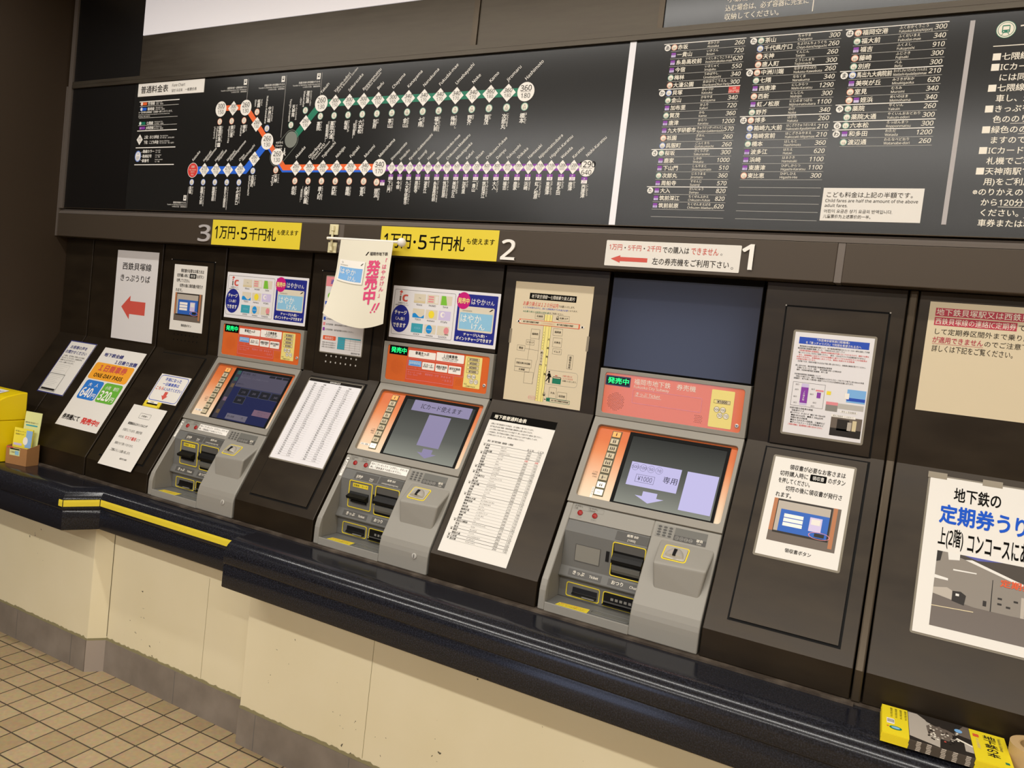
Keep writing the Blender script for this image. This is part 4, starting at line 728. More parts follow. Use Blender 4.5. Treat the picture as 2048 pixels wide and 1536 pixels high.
    ts = MB('ticket_slot', t, bevel=.0008); yring(ts, VL, .050, .843, .161, .888); prism(ts, Frame((X0+.152, YL, 0), (0, -1, 0), (0, 0, 1)), [(.001, .853), (.009, .853), (.010, .856), (.003, .860), (.001, .876)], 0, .080, 'black_plastic'); box(ts, VL, .108, .8525, .148, .8555, .012, .0135, 'grey')
    ch = MB('change_slot', t, bevel=.0008); yring(ch, VL, .170, .842, .2876, .888); rect(ch, VL, .1732, .845, .2844, .8845, 'black_plastic', .0008); box(ch, VL, .174, .848, .284, .852, .001, .012, 'black_plastic'); box(ch, VL, .174, .856, .284, .8585, .001, .006, 'plate_dark')
    for i in range(6): rect(ch, VL, .196+i*.014, .864, .205+i*.014, .872, 'grey', .0014)
    # coin box
    cb = MB('coin_box', t, bevel=.006, seg=3)
    up = lambda u, tt, w_: tuple(SM([(u, tt, w_)])[0])
    e = SM([(0, -.4465, .036)])[0]; zb = e[2]-.078
    tl, tr, el, er = up(.318, -.3635, -.001), up(.478, -.3635, -.001), up(.323, -.4470, .036), up(.476, -.4400, .036)
    yb = ST[0]+SD[0]*((zb-ST[1])/SD[1]); bl_, br_ = (X0+.334, yb+.004, zb), (X0+.464, yb+.004, zb); gl, gr = (X0+.323, yb+.07, zb+.03), (X0+.475, yb+.07, zb+.03)
    cb.add([tl, tr, er, el, bl_, br_, gl, gr], [[0, 3, 2, 1], [3, 4, 5, 2], [0, 6, 4, 3], [1, 2, 5, 7], [4, 6, 7, 5], [6, 0, 1, 7]], 'body_grey')
    dv = np.array((tl[1]-el[1], tl[2]-el[2])); ld = np.linalg.norm(dv); CT = Frame((X0, el[1], el[2]), (1, 0, 0), (0, dv[0]/ld, dv[1]/ld))
    cs = MB('coin_slot', cb, smooth=True); ring(cs, CT, rrect(.340, .018, .412, .074, .008), rrect(.3435, .0215, .4085, .0705, .006), .0002, .002, 'yellow')
    prism(cs, CT, rrect(.3445, .0225, .4075, .0695, .004), .0002, .004, 'chrome')
    nn = 18; v = []
    for i in range(7):
        a = PI/2*i/6
        for j in range(nn+1):
            b = PI*j/nn; v.append((.376+.027*math.cos(a)*math.cos(b), .030+.034*math.cos(a)*math.sin(b), .004+.012*math.sin(a)))
    cs.add(CT(v), [[i*(nn+1)+j, i*(nn+1)+j+1, (i+1)*(nn+1)+j+1, (i+1)*(nn+1)+j] for i in range(6) for j in range(nn)]+[[i*(nn+1) for i in range(7)]+[i*(nn+1)+nn for i in range(6, -1, -1)]], 'chrome')
    box(cs, CT, .3725, .0285, .3815, .052, .012, .0165, 'black_plastic')
    kp = MB('keypad', t); rect(kp, SM, .298, -.3585, .352, -.3215, 'key_grey', .0008)
    for i in range(3):
        for j in range(4): b = MB('key', kp); poly(b, SM, ell(.3085+i*.0165, -.3275-j*.0085, .0058, .0034, n=12), 'plate_dark', .0012)
    cd = MB('coin_display', t); rect(cd, SM, .354, -.360, .4485, -.3215, 'plate_mid', .0008); rect(cd, SM, .354, -.360, .4485, -.344, 'plate_dark', .0011)
    for i, s_ in enumerate(('10', '50', '100', '500')): flat_ring(cd, SM, ell(.364+i*.0135, -.352, .0055, n=16), ell(.364+i*.0135, -.352, .0049, n=16), 'grey_light', .0014); T(cd, SM, s_, 'grey_light', at=(.364+i*.0135, -.354), em=.0055, al='C', w=.0015)
    T(cd, SM, '硬貨', 'offwhite', at=(.430, -.351), em=.0095, al='C', bold=.02, w=.0015); T(cd, SM, 'Coin', 'offwhite', at=(.430, -.3585), em=.0065, al='C', w=.0015)
    for u, s_ in ((.0545, '呼出し'), (.1035, '取消し')):
        b = MB('call_button', t, smooth=True); lathe(b, [(.0085, 0), (.0085, .0025), (.0072, .0032), (.0072, .0022), (.004, .0035), (.0001, .0042)], (u, -.3405, 0), 'red_button', 20, SM)
        l_ = MB('button_label', t); rframe(l_, SM, u-.026, -.331, u+.0245, -.3165, .0007, 'grey', w=.0006); T(l_, SM, 'よびだし' if s_ == '呼出し' else 'とりけし', 'ink_soft', at=(u-.024, -.3225), em=.0072, w=.0008); T(l_, SM, 'Call' if s_ == '呼出し' else 'Cancel', 'ink_soft', at=(u-.022, -.329), em=.0062, w=.0008); T(l_, SM, 'コール' if s_ == '呼出し' else 'ボタン', 'grey', at=(u, -.357), em=.006, al='C', w=.0008)
    if not one:
        ns = MB('notice_sticker', t, label='white sticker with two lines of writing'); rect(ns, SM, .120, -.3485, .286, -.3215, 'white', .0008); T(ns, SM, '何かございましたら「よびだし」ボタンを', 'ink', box=(.124, -.3335, .282, -.3245), w=.0012); T(ns, SM, '押して駅係員までお知らせ下さい。', 'ink', box=(.124, -.3460, .262, -.3370), w=.0012)
        vs = MB('vertical_label', t); rect(vs, SM, .0105, -.399, .021, -.326, 'white', .0008); T(vs, SM, '取扱中\nきっぷ'.replace('\n', ''), 'ink_soft', at=(.0157, -.342), em=.008, vert=True, w=.0012); poly(vs, SM, [(.012, -.334), (.0195, -.330), (.0195, -.338)], 'ink', .0012)
        kl = MB('front_lock', t, smooth=True); lathe(kl, [(.0095, 0), (.0095, .002), (.0075, .003), (.0001, .003)], (.434, .866, 0), 'grey_light', 20, VM(-.2992)); rect(kl, VM(-.2992), .4325, .860, .4355, .872, 'plate_dark', .0034)
    return t
machine(1, -.9003, 'ticket machine 1: unlit display on top, ¥1000 only screen')
machine(2, -1.7902, 'ticket machine 2, below the yellow sign, screen with banner and downward arrow')
machine(3, -2.6838, 'ticket machine 3, farthest left, dim screen with dark fare keys')
# ================================================================ signs on the fascia
VFA = V(-.0606)
def sign(name, label, cat, fr, u0, v0, u1, v1, mm, th=.0012, group=None, r=0, w0=.0002, bevel=0):
    m = MB(name, loc=tuple(fr([((u0+u1)/2, (v0+v1)/2, 0)])[0]), label=label, cat=cat, group=group, bevel=bevel); prism(m, fr, rrect(u0, v0, u1, v1, r), w0, w0+th, mm); m.top = w0+th; return m
def digit(s, label, bx_, mm):
    m = MB('number_sign', loc=tuple(VFA([((bx_[0]+bx_[2])/2, (bx_[1]+bx_[3])/2, 0)])[0]), label=label, cat='number sign', group='machine numbers on the fascia')
    T(m, VFA, s, mm, box=bx_, bold=.016, w=.0032, res=6, ex=.0028)
digit('3', 'metallic grey number 3 left of the left yellow sign', (-2.806, 1.880, -2.732, 1.953), 'strip_grey')
digit('2', 'white number 2 right of the other yellow sign', (-1.292, 1.877, -1.237, 1.947), 'white')
digit('1', 'white number 1 beside the white arrow sign', (-.481, 1.889, -.447, 1.964), 'white')
def ysign(label, x0):
    m = sign('bill_sign', label, 'sign', VFA, x0, 1.8695, x0+.508, 1.9765, 'yellow')
    t = m.top+.0004
    for s, a, b in (('1', .017, .033), ('万円', .046, .140), ('5', .175, .211), ('千円札', .222, .375)): T(m, VFA, s, 'black', box=(x0+a, 1.897, x0+b, 1.950), bold=.014, w=t, res=4)
    poly(m, VFA, ell(x0+.157, 1.923, .0058, n=14), 'black', t); T(m, VFA, 'も使えます', 'black', box=(x0+.379, 1.924, x0+.494, 1.946), bold=.012, w=t)
ysign('yellow sign reading 10,000 and 5,000 yen notes, right of number 3', -2.724)
ysign('yellow sign reading 10,000 and 5,000 yen notes, behind the banner rod', -1.816)
m = sign('arrow_notice', 'cream sign with red arrow and red writing left of number 1', 'sign', VFA, -.910, 1.8785, -.484, 1.9595, 'paper', .0015, r=.003)
t = m.top+.0004
x = -.899
for s, c_, wd in (('1万円', 'brick', .043), ('・', 'ink', .008), ('5千円', 'brick', .043), ('・', 'ink', .008), ('2千円', 'brick', .043), ('での購入は', 'ink', .083), ('できません', 'brick', .083), ('。', 'ink', .007)):
    if s == '・': poly(m, VFA, ell(x+.004, 1.9375, .0022, n=10), c_, t)
    elif s == '。': flat_ring(m, VFA, ell(x+.003, 1.930, .0028, n=12), ell(x+.003, 1.930, .002, n=12), c_, t)
    else: T(m, VFA, s, c_, box=(x, 1.926+(.003 if c_ == 'brick' and 'で' not in s else 0), x+wd, 1.947), w=t, bold=.008)
    x += wd+.0063
arrow(m, VFA, -.890, 1.889, -.768, 1.913, 'brick', 'L', .26, .55, t)
T(m, VFA, '左の券売機をご利用下さい', 'ink', box=(-.752, 1.889, -.515, 1.911), w=t, bold=.008); flat_ring(m, VFA, ell(-.505, 1.891, .0035, n=12), ell(-.505, 1.891, .0026, n=12), 'ink', t)

# ================================================================ papers on the cabinets
def paper(name, label, fr, u0, v0, u1, v1, mm='paper', th=.0006, cat='paper notice', lift=.0052, sleeve=None):
    m = MB(name, loc=tuple(fr([((u0+u1)/2, (v0+v1)/2, 0)])[0]), label=label, cat=cat); m.fr = fr
    if sleeve: prism(m, fr, rrect(u0-sleeve, v0-sleeve, u1+sleeve, v1+sleeve, .006), lift-.0005, lift, 'sleeve')
    prism(m, fr, rrect(u0, v0, u1, v1), lift, lift+th, mm); m.t = lift+th+.0003; return m
def P(m, s, mm, **k): T(m, m.fr, s, mm, w=m.t+.0003, **k)
V0 = V(0)
m = paper('arrow_poster', 'white sheet with red left arrow on the far left cabinet', V0, -3.431, 1.400, -3.132, 1.824, 'paper_cool', lift=.0004)
P(m, '西鉄貝塚線', 'ink', box=(-3.386, 1.733, -3.178, 1.768), bold=.008, res=4); P(m, 'きっぷうりば', 'ink', box=(-3.394, 1.679, -3.181, 1.711), bold=.008, res=4); arrow(m, V0, -3.372, 1.499, -3.199, 1.612, 'brick', 'L', .36, .55, m.t)
m = paper('survey_notice', 'narrow blue-edged notice on the sloping cabinet in the left corner', SLOPE, -3.704, -.333, -3.500, -.038, 'paper', lift=.0004)
rframe(m, SLOPE, -3.704, -.333, -3.500, -.038, .005, 'indigo', w=m.t)
P(m, 'お客様の声を', 'indigo', box=(-3.675, -.083, -3.545, -.063), bold=.02); P(m, 'お聞かせください', 'indigo', box=(-3.690, -.110, -3.527, -.091), bold=.02)
for i, s in enumerate(('この度は、地下鉄をご利用いただき誠に', 'ありがとうございます。お客様の声を', 'お聞かせいただきますよう、', 'よろしくお願いいたします。')): P(m, s, 'ink', at=(-3.690, -.128-i*.0125), em=.0095, maxw=.17)
rframe(m, SLOPE, -3.690, -.236, -3.585, -.175, .0015, 'grey_light', w=m.t); rframe(m, SLOPE, -3.697, -.322, -3.578, -.226, .003, 'plate_mid', w=m.t); rect(m, SLOPE, -3.690, -.317, -3.585, -.307, 'ink', m.t)
for i in range(6): line(m, SLOPE, (-3.688, -.245-i*.009), (-3.60-(i % 3)*.012, -.245-i*.009), .0012, 'grey_light', m.t)
for i in range(4): line(m, SLOPE, (-3.683, -.185-i*.011), (-3.60-(i % 2)*.02, -.185-i*.011), .001, 'grey_light', m.t)
m = paper('pass_poster', 'white one-day pass poster with orange, blue and green price boxes', SLOPE, -3.429, -.468, -3.127, -.046, 'paper', lift=.0004)
P(m, '地下鉄全線', 'indigo', box=(-3.403, -.094, -3.262, -.073), bold=.03); P(m, '１日乗り放題', 'indigo', box=(-3.297, -.124, -3.142, -.102), bold=.03)
poly(m, SLOPE, rrect(-3.420, -.217, -3.140, -.128, .014), 'pass_orange', m.t); P(m, '１日乗車券', 'brick', box=(-3.378, -.173, -3.180, -.135), bold=.035); P(m, 'ONE-DAY PASS', 'black', box=(-3.385, -.205, -3.180, -.184), bold=.03)
poly(m, SLOPE, rrect(-3.406, -.325, -3.278, -.224, .014), 'pass_blue', m.t); poly(m, SLOPE, rrect(-3.270, -.325, -3.142, -.224, .014), 'pass_green', m.t)
P(m, '大　人', 'white', box=(-3.375, -.256, -3.306, -.237), bold=.02); P(m, '640', 'white', box=(-3.396, -.314, -3.318, -.264), bold=.05); P(m, '円', 'white', box=(-3.312, -.314, -3.286, -.290), bold=.02)
P(m, '小児　割引', 'white', box=(-3.252, -.257, -3.160, -.238), bold=.01); P(m, '320', 'white', box=(-3.261, -.314, -3.184, -.264), bold=.05); P(m, '円', 'white', box=(-3.178, -.314, -3.152, -.290), bold=.02)
P(m, '券売機にて', 'ink', box=(-3.412, -.436, -3.290, -.408), bold=.03); P(m, '発売中!!', 'red', box=(-3.272, -.440, -3.148, -.408), bold=.045)
m = paper('used_ticket_sign', 'small blue-bordered sign with red down arrow left of machine 3', SLOPE, -2.948, -.268, -2.755, -.130, 'paper', lift=.0058)
rframe(m, SLOPE, -2.943, -.263, -2.760, -.135, .0028, 'royal', .018, m.t)
P(m, '不用になった', 'royal', box=(-2.905, -.163, -2.800, -.146), bold=.02); P(m, '一日乗車券は', 'royal', box=(-2.905, -.186, -2.800, -.169), bold=.02); P(m, 'こちら', 'red', box=(-2.932, -.209, -2.883, -.193), bold=.02); P(m, 'に入れてください', 'royal', box=(-2.880, -.209, -2.768, -.193), bold=.015); arrow(m, SLOPE, -2.872, -.254, -2.832, -.214, 'brick', 'D', .5, .5, m.t)
t = thing('ticket_return_slot', 'small yellow slot plate under the blue-bordered sign', 'slot', tuple(SLOPE([(-2.894, -.284, .006)])[0]))
m = MB('plate', t, bevel=.001); prism(m, SLOPE, rrect(-2.946, -.298, -2.842, -.2685, .003), .0048, .0085, 'yellow')
m = MB('slot', t); rect(m, SLOPE, -2.929, -.286, -2.860, -.278, 'black', .009)
m = MB('name_tape', t); rect(m, SLOPE, -2.925, -.279, -2.862, -.2705, 'white', .0095); T(m, SLOPE, '１日乗車券', 'ink', at=(-2.915, -.277), em=.006, w=.0100)
for x in (-2.941, -2.847): s_ = MB('screw', t); poly(s_, SLOPE, ell(x, -.2935, .002, n=10), 'ink', .0088)
m = paper('mask_notice', 'plain white mask notice hanging over the cabinet foot left of machine 3', SLOPE, -2.996, -.592, -2.779, -.300, 'paper', lift=.0098)
rframe(m, SLOPE, -2.922, -.358, -2.852, -.333, .0012, 'ink_soft', .003, m.t); P(m, 'お客様へ', 'ink', box=(-2.908, -.350, -2.868, -.341))
P(m, '新型肺炎およびインフルエンザ', 'ink', box=(-2.962, -.395, -2.838, -.382), bold=.025)
P(m, 'が流行しています。感染予防', 'ink_soft', box=(-2.970, -.428, -2.845, -.415)); P(m, 'のため、', 'ink_soft', box=(-2.970, -.461, -2.935, -.449)); P(m, 'マスク着用', 'red', box=(-2.930, -.463, -2.858, -.446), bold=.02); P(m, 'にて', 'ink_soft', box=(-2.852, -.461, -2.832, -.449)); P(m, '業務させて頂いております。', 'ink_soft', box=(-2.970, -.492, -2.850, -.480)); P(m, 'ご理解よろしくお願い致します。', 'ink_soft', box=(-2.972, -.525, -2.842, -.512)); P(m, '福岡市交通局', 'ink', box=(-2.886, -.553, -2.840, -.545))
def receipt(m, u0, v0, u1, v1, fr):
    """receipt instructions with a printed picture of the screen"""
    w_, h_ = u1-u0, v1-v0; X = lambda a: u0+a*w_; Z = lambda b: v1-b*h_
    for s, a0, b0, a1, b1 in (('領収書が必要なお客さまは', .21, .06, .91, .115), ('切符購入時に', .10, .135, .46, .19), ('のボタン', .71, .135, .92, .19), ('を押してください。', .10, .21, .50, .265), ('切符の後に領収書が発行さ', .21, .285, .91, .34), ('れます。', .10, .36, .30, .41)): P(m, s, 'ink', box=(X(a0), Z(b1), X(a1), Z(b0)), bold=.012)
    poly(m, fr, rrect(X(.485), Z(.198), X(.69), Z(.128), .003), 'black', m.t); P(m, '領収書', 'white', box=(X(.515), Z(.185), X(.66), Z(.142)))
    R = lambda a0, b0, a1, b1, c_, dw=0: rect(m, fr, X(a0), Z(b1), X(a1), Z(b0), c_, m.t+dw)
    R(.10, .425, .93, .85, 'photo_mid'); R(.10, .425, .15, .75, 'photo_rust', .0001); R(.84, .425, .89, .82, 'photo_rust', .0001); R(.15, .430, .83, .765, 'photo_dark', .0002); R(.21, .445, .81, .745, 'photo_screen', .0003); R(.21, .445, .81, .525, 'photo_light', .0004); R(.16, .445, .21, .745, 'photo_light', .0003)
    for i in range(3): R(.26, .565+i*.043, .50, .60+i*.043, 'white', .0005)
    R(.58, .555, .73, .69, 'lilac', .0005); R(.60, .57, .71, .625, 'paper', .0006); R(.66, .70, .78, .735, 'photo_dark', .0005)
    flat_ring(m, fr, ell(X(.72), Z(.722), w_*.13, h_*.035), ell(X(.72), Z(.722), w_*.12, h_*.031), 'rose', m.t+.0006)
    P(m, '領収書ボタン', 'ink', box=(X(.35), Z(.935), X(.67), Z(.895)), bold=.02)
m = paper('receipt_notice', 'narrow cream receipt notice with blue photo on cabinet door left of machine 3', V0, -3.013, 1.479, -2.798, 1.7775, 'paper'); receipt(m, -3.013, 1.479, -2.798, 1.7775, V0)
m = paper('receipt_notice', 'cream receipt notice in plastic sleeve on the sloping door right of machine 1', SLOPE, -.316, -.345, -.103, -.044, 'paper', sleeve=.006); receipt(m, -.316, -.345, -.103, -.044, SLOPE)
# charge stickers over machines 3 and 2
def charge(label, x0, z0):
    m = MB('charge_poster', loc=(x0+.235, 0, z0+.1), label=label, cat='poster'); m.fr = Frame((x0, 0, z0), (1, 0, 0), (0, 0, 1)); fr = m.fr
    prism(m, fr, rrect(0, 0, .4695, .197, .002), .0008, .0018, 'paper_white'); m.t = .0021
    rframe(m, fr, .009, .013, .283, .184, .0011, 'ink_soft', .006, m.t); poly(m, fr, rrect(.294, .013, .4605, .187, .003), 'navy', m.t)
    poly(m, fr, ell(.045, .0735, .042, .052, 36), 'navy', m.t+.0001)
    P(m, 'チャージ', 'white', box=(.017, .088, .073, .105), bold=.03); P(m, '（入金）', 'white', box=(.024, .067, .066, .080), bold=.01); P(m, 'できます', 'white', box=(.014, .040, .074, .057), bold=.03)
    rect(m, fr, .033, .140, .040, .160, 'photo_mid', m.t); rect(m, fr, .033, .163, .040, .168, 'brick', m.t); P(m, 'c', 'brick', box=(.046, .139, .072, .166), bold=.07); poly(m, fr, [(.030, .1745), (.0385, .181), (.047, .1745), (.0385, .169)], 'brick', m.t)
    P(m, '交通系ICカード', 'ink', at=(.027, .1305), em=.0065); P(m, '全国相互利用サービスマーク', 'ink', at=(.016, .123), em=.0058, maxw=.06)
    for j, row in enumerate((('Kitaca', 'PASMO', 'Suica'), ('TOICA', 'manaca', 'PiTaPa'), ('ICOCA', 'nimoca', 'SUGOCA'))):
        for i, s in enumerate(row):
            u, v = .100+i*.0585, .1385-j*.0555; rect(m, fr, u, v, u+.052, v+.034, ('sand', 'lilac')[s == 'PiTaPa'], m.t); q_ = m.t+.0002
            R = lambda a, b, c_, d, mm: rect(m, fr, u+a, v+b, u+c_, v+d, mm, q_)
            if s == 'Kitaca': R(0, 0, .052, .008, 'tan'); P(m, '～', 'ink', at=(u+.02, v+.014), em=.012)
            if s == 'PASMO': [R(.006, .006+k*.009, .030, .011+k*.009, 'rose') for k in range(3)]; R(.036, .004, .050, .030, 'paper')
            if s == 'Suica': poly(m, fr, [(u+.004, v), (u+.032, v), (u+.024, v+.034), (u+.006, v+.034)], 'leaf', q_)
            if s == 'TOICA': poly(m, fr, [(u, v)]+[(u+.052*k/10, v+.010+.007*math.sin(2.6-k*.62)) for k in range(11)]+[(u+.052, v)], 'cyan', q_)
            if s == 'manaca': poly(m, fr, ell(u+.026, v+.017, .013, .014), 'sun', q_)
            if s == 'PiTaPa': poly(m, fr, ell(u+.017, v+.020, .010, .010), 'white', q_); poly(m, fr, ell(u+.020, v+.020, .006, .006), 'lilac', q_+.0001)
            if s == 'ICOCA': R(0, 0, .052, .034, 'teal'); P(m, 'ICOCA', 'skyblue', at=(u+.014, v+.014), em=.009)
            if s == 'nimoca': poly(m, fr, ell(u+.022, v+.017, .0135, .016), 'cyan', q_); P(m, 'nimoca', 'white', at=(u+.022, v+.0145), em=.006, al='C')
            if s == 'SUGOCA': poly(m, fr, ell(u+.040, v+.018, .011, .013), 'rose', q_); R(.034, .002, .050, .006, 'grey')
            P(m, s, 'ink', at=(u+.026, v-.0095), em=.0092, al='C')
    poly(m, fr, ell(.318, .162, .0285, .031, 32), 'magenta', m.t+.0002); P(m, '発売中', 'lemon', box=(.294, .151, .343, .1725), bold=.03); P(m, 'はやか', 'white', box=(.352, .151, .411, .173)); P(m, 'けん', 'white', box=(.416, .153, .447, .168))
    poly(m, fr, rrect(.304, .053, .4505, .143, .005), 'sand', m.t+.0001); rect(m, fr, .309, .060, .4455, .120, 'skyblue', m.t+.0002); P(m, 'はやか', 'white', box=(.314, .085, .400, .114)); P(m, 'けん', 'white', box=(.362, .062, .418, .083)); P(m, 'HAYAKAKEN', 'ink_soft', at=(.318, .124), em=.007)
    poly(m, fr, [(.428, .130), (.436, .131), (.447, .139), (.440, .139)], 'ink', m.t+.0003)
    P(m, 'チャージ(入金)・', 'white', box=(.332, .0345, .431, .0475), bold=.02); P(m, 'ポイントチャージできます', 'white', box=(.302, .0185, .452, .0325), bold=.03)
charge('white and navy card-charging poster above machine 3', -2.674, 1.5655)
charge('white and navy card-charging poster above machine 2, right of the banner', -1.7765, 1.5665)
# leaflet half hidden behind the banner
m = paper('leaflet_poster', 'white leaflet with pink heading and orange box, half hidden behind the banner', V0, -2.108, 1.4755, -1.8975, 1.777, 'paper_cool', sleeve=.004)
rect(m, V0, -2.108, 1.738, -1.8975, 1.777, 'rose', m.t); P(m, '通学定期券', 'royal', at=(-2.085, 1.749), em=.020, bold=.02)
poly(m, V0, ell(-2.080, 1.700, .014), 'leaf', m.t)
for i, c_ in enumerate(('royal', 'rose', 'rose', 'royal', 'rose', 'purple')): rect(m, V0, -2.104, 1.665-i*.021, -2.093, 1.678-i*.021, c_, m.t); P(m, '在学証明書・通学証明書をお持ちください。', 'ink_soft', at=(-2.089, 1.668-i*.021), em=.0075, maxw=.18)
poly(m, V0, rrect(-2.098, 1.524, -2.031, 1.541, .003), 'photo_orange', m.t); P(m, '販売窓口', 'white', at=(-2.065, 1.528), em=.011, al='C')
rect(m, V0, -2.020, 1.492, -1.983, 1.538, 'teal', m.t); rect(m, V0, -2.020, 1.536, -1.905, 1.541, 'teal', m.t+.0001)
for i in range(5): line(m, V0, (-2.020, 1.494+i*.009), (-1.905, 1.494+i*.009), .0007, 'grey', m.t+.0002)
for i in range(4): line(m, V0, (-1.983+i*.026, 1.492), (-1.983+i*.026, 1.538), .0007, 'grey', m.t+.0002)
for i in range(3): P(m, 'お問い合わせは各駅まで', 'ink_soft', at=(-2.100, 1.511-i*.009), em=.0065)
P(m, '福岡市地下鉄', 'ink', at=(-1.903, 1.480), em=.0075, al='R')
# list of pass fares between machines 3 and 2
m = paper('price_list', 'white sheet of small printed fare columns on sloping door between machines 3 and 2', SLOPE, -2.126, -.3915, -1.860, -.0365, 'paper_white', sleeve=.005)
rect(m, SLOPE, -2.126, -.046, -1.860, -.034, 'ink', m.t-.0002); P(m, '各駅定期料金表', 'white', at=(-1.993, -.0435), em=.0078, al='C')
random.seed(3)
for c_ in range(2):
    x = -2.107+c_*.128; P(m, '駅名', 'ink', at=(x+.012, -.058), em=.0068); P(m, '料金', 'ink', at=(x+.062, -.058), em=.0068)
    for i in range(34):
        z = -.0665-i*.0093; line(m, SLOPE, (x, z-.0018), (x+.094, z-.0018), .0004, 'grey', m.t)
        P(m, ('赤坂', '天神', '西新', '室見', '姪浜', '博多', '別府', '橋本')[(i*5+c_) % 8], 'ink', at=(x+.012, z), em=.0062); P(m, '%d,%03d' % (6+i % 7, (i*370) % 1000//10*10), 'ink', at=(x+.054, z), em=.0062)
# transfer map
m = paper('transfer_map', 'beige laminated street map with yellow road above sloping fare table', V0, -1.2525, 1.397, -.9585, 1.813, 'paper_beige', lift=.0006)
X = lambda a: -1.2525+a*.294; Z = lambda b: 1.813-b*.416
def px(q): return q
rect(m, V0, X(.20), Z(.140), X(.80), Z(.088), 'black', m.t); P(m, '地下鉄空港線～七隈線乗り換え案内', 'offwhite', box=(X(.225), Z(.130), X(.78), Z(.098)), shear=.25)
P(m, 'お乗り換えは１２０分以内', 'red', box=(X(.125), Z(.197), X(.585), Z(.160)), shear=.25); P(m, 'でお願いいたします。', 'ink', box=(X(.59), Z(.190), X(.79), Z(.172)), shear=.2)
P(m, '１２０分を超えますと、別に七隈線等までの料金が必要', 'royal', box=(X(.13), Z(.218), X(.71), Z(.203)), shear=.25); P(m, 'となります。', 'ink', box=(X(.715), Z(.216), X(.83), Z(.203)), shear=.25)
P(m, '※お乗り換えは緑色の改札機', 'green', box=(X(.135), Z(.252), X(.475), Z(.236)), shear=.25); P(m, 'をご利用ください。', 'ink', box=(X(.48), Z(.252), X(.66), Z(.236)), shear=.25)
rect(m, V0, X(.425), Z(.975), X(.525), Z(.257), 'lemon', m.t); 
for a in (.425, .455, .497, .525): line(m, V0, (X(a), Z(.975)), (X(a), Z(.257)), .0009, 'ink_soft', m.t+.0002)
for i in range(26): line(m, V0, (X(.440), Z(.40+i*.022)), (X(.440), Z(.408+i*.022)), .0012, 'ink', m.t+.0003)
rect(m, V0, X(.10), Z(.350), X(.88), Z(.310), 'photo_orange', m.t+.0004); rect(m, V0, X(.115), Z(.346), X(.865), Z(.314), 'paper_beige', m.t+.0006); rect(m, V0, X(.385), Z(.346), X(.575), Z(.314), 'tan', m.t+.0007)
T(m, V0, '地下鉄空港線天神駅', 'ink', box=(X(.15), Z(.338), X(.36), Z(.322)), w=m.t+.001, shear=.2, bold=.02); T(m, V0, '地下鉄空港線天神駅', 'ink', box=(X(.59), Z(.338), X(.80), Z(.322)), w=m.t+.001, shear=.2, bold=.02); T(m, V0, 'のりかえ専用改札口', 'rose', box=(X(.41), Z(.335), X(.55), Z(.325)), w=m.t+.001)
for a, b in ((.07, .332), (.89, .332)): rect(m, V0, X(a), Z(b+.008), X(a+.045), Z(b-.008), 'white', m.t+.0008); rect(m, V0, X(a+.012), Z(b+.007), X(a+.032), Z(b-.007), 'ink', m.t+.0009)
for a0, b0, a1, b1, s in ((.30, .255, .42, .298, '天神西'), (.60, .255, .74, .298, '天神コア'), (.555, .362, .675, .420, '福岡東'), (.565, .437, .68, .515, '天神北'), (.575, .527, .69, .573, 'イムズ'), (.27, .385, .385, .465, '福岡西'), (.22, .478, .33, .520, 'ソラリア'), (.11, .53, .215, .575, '警固'), (.105, .645, .325, .712, '西鉄天神大牟田線'), (.105, .712, .305, .750, '天神駅'), (.245, .745, .365, .842, ''), (.775, .565, .845, .680, ''), (.59, .845, .685, .935, '大丸'), (.70, .875, .82, .940, '岩田屋')):
    rframe(m, V0, X(a0), Z(b1), X(a1), Z(b0), .0007, 'ink_soft', w=m.t)
    if s: P(m, s, 'ink', at=(X((a0+a1)/2), Z((b0+b1)/2)-.003), em=.0082, al='C', bold=.02, maxw=(a1-a0)*.29*.85)
for pts in (((.385, .385), (.395, .64)), ((.275, .47), (.265, .645)), ((.385, .64), (.36, .842)), ((.215, .553), (.395, .560))): line(m, V0, (X(pts[0][0]), Z(pts[0][1])), (X(pts[1][0]), Z(pts[1][1])), .0007, 'ink_soft', m.t)
rect(m, V0, X(.425), Z(.675), X(.462), Z(.550), 'paper_beige', m.t+.0004); T(m, V0, '約５００m', 'ink', at=(X(.444), Z(.562)), em=.010, vert=True, w=m.t+.0008, bold=.02); T(m, V0, '福岡市役所', 'ink', at=(X(.81), Z(.575)), em=.0085, vert=True, w=m.t+.0005, bold=.02)
for i, s in enumerate('天神地下街'): P(m, s, 'ink', at=(X(.512), Z(.465+i*.072)), em=.0085, al='C', bold=.03)
rframe(m, V0, X(.515), Z(.825), X(.93), Z(.705), .0008, 'grey', .012, m.t)
poly(m, V0, ell(X(.565), Z(.722), .0032), 'black', m.t); poly(m, V0, [(X(.555), Z(.733)), (X(.580), Z(.733)), (X(.600), Z(.765)), (X(.580), Z(.765)), (X(.582), Z(.812)), (X(.568), Z(.812)), (X(.566), Z(.778)), (X(.535), Z(.805)), (X(.530), Z(.798)), (X(.556), Z(.770)), (X(.553), Z(.752)), (X(.530), Z(.765))], 'black', m.t)
poly(m, V0, rrect(X(.615), Z(.812), X(.725), Z(.755), .004), 'black', m.t); poly(m, V0, rrect(X(.622), Z(.768), X(.718), Z(.760), .001), 'paper_beige', m.t+.0002); rect(m, V0, X(.615), Z(.812), X(.725), Z(.771), 'green', m.t+.0002); arrow(m, V0, X(.64), Z(.752), X(.675), Z(.740), 'brick', 'L', .5, .5, m.t)
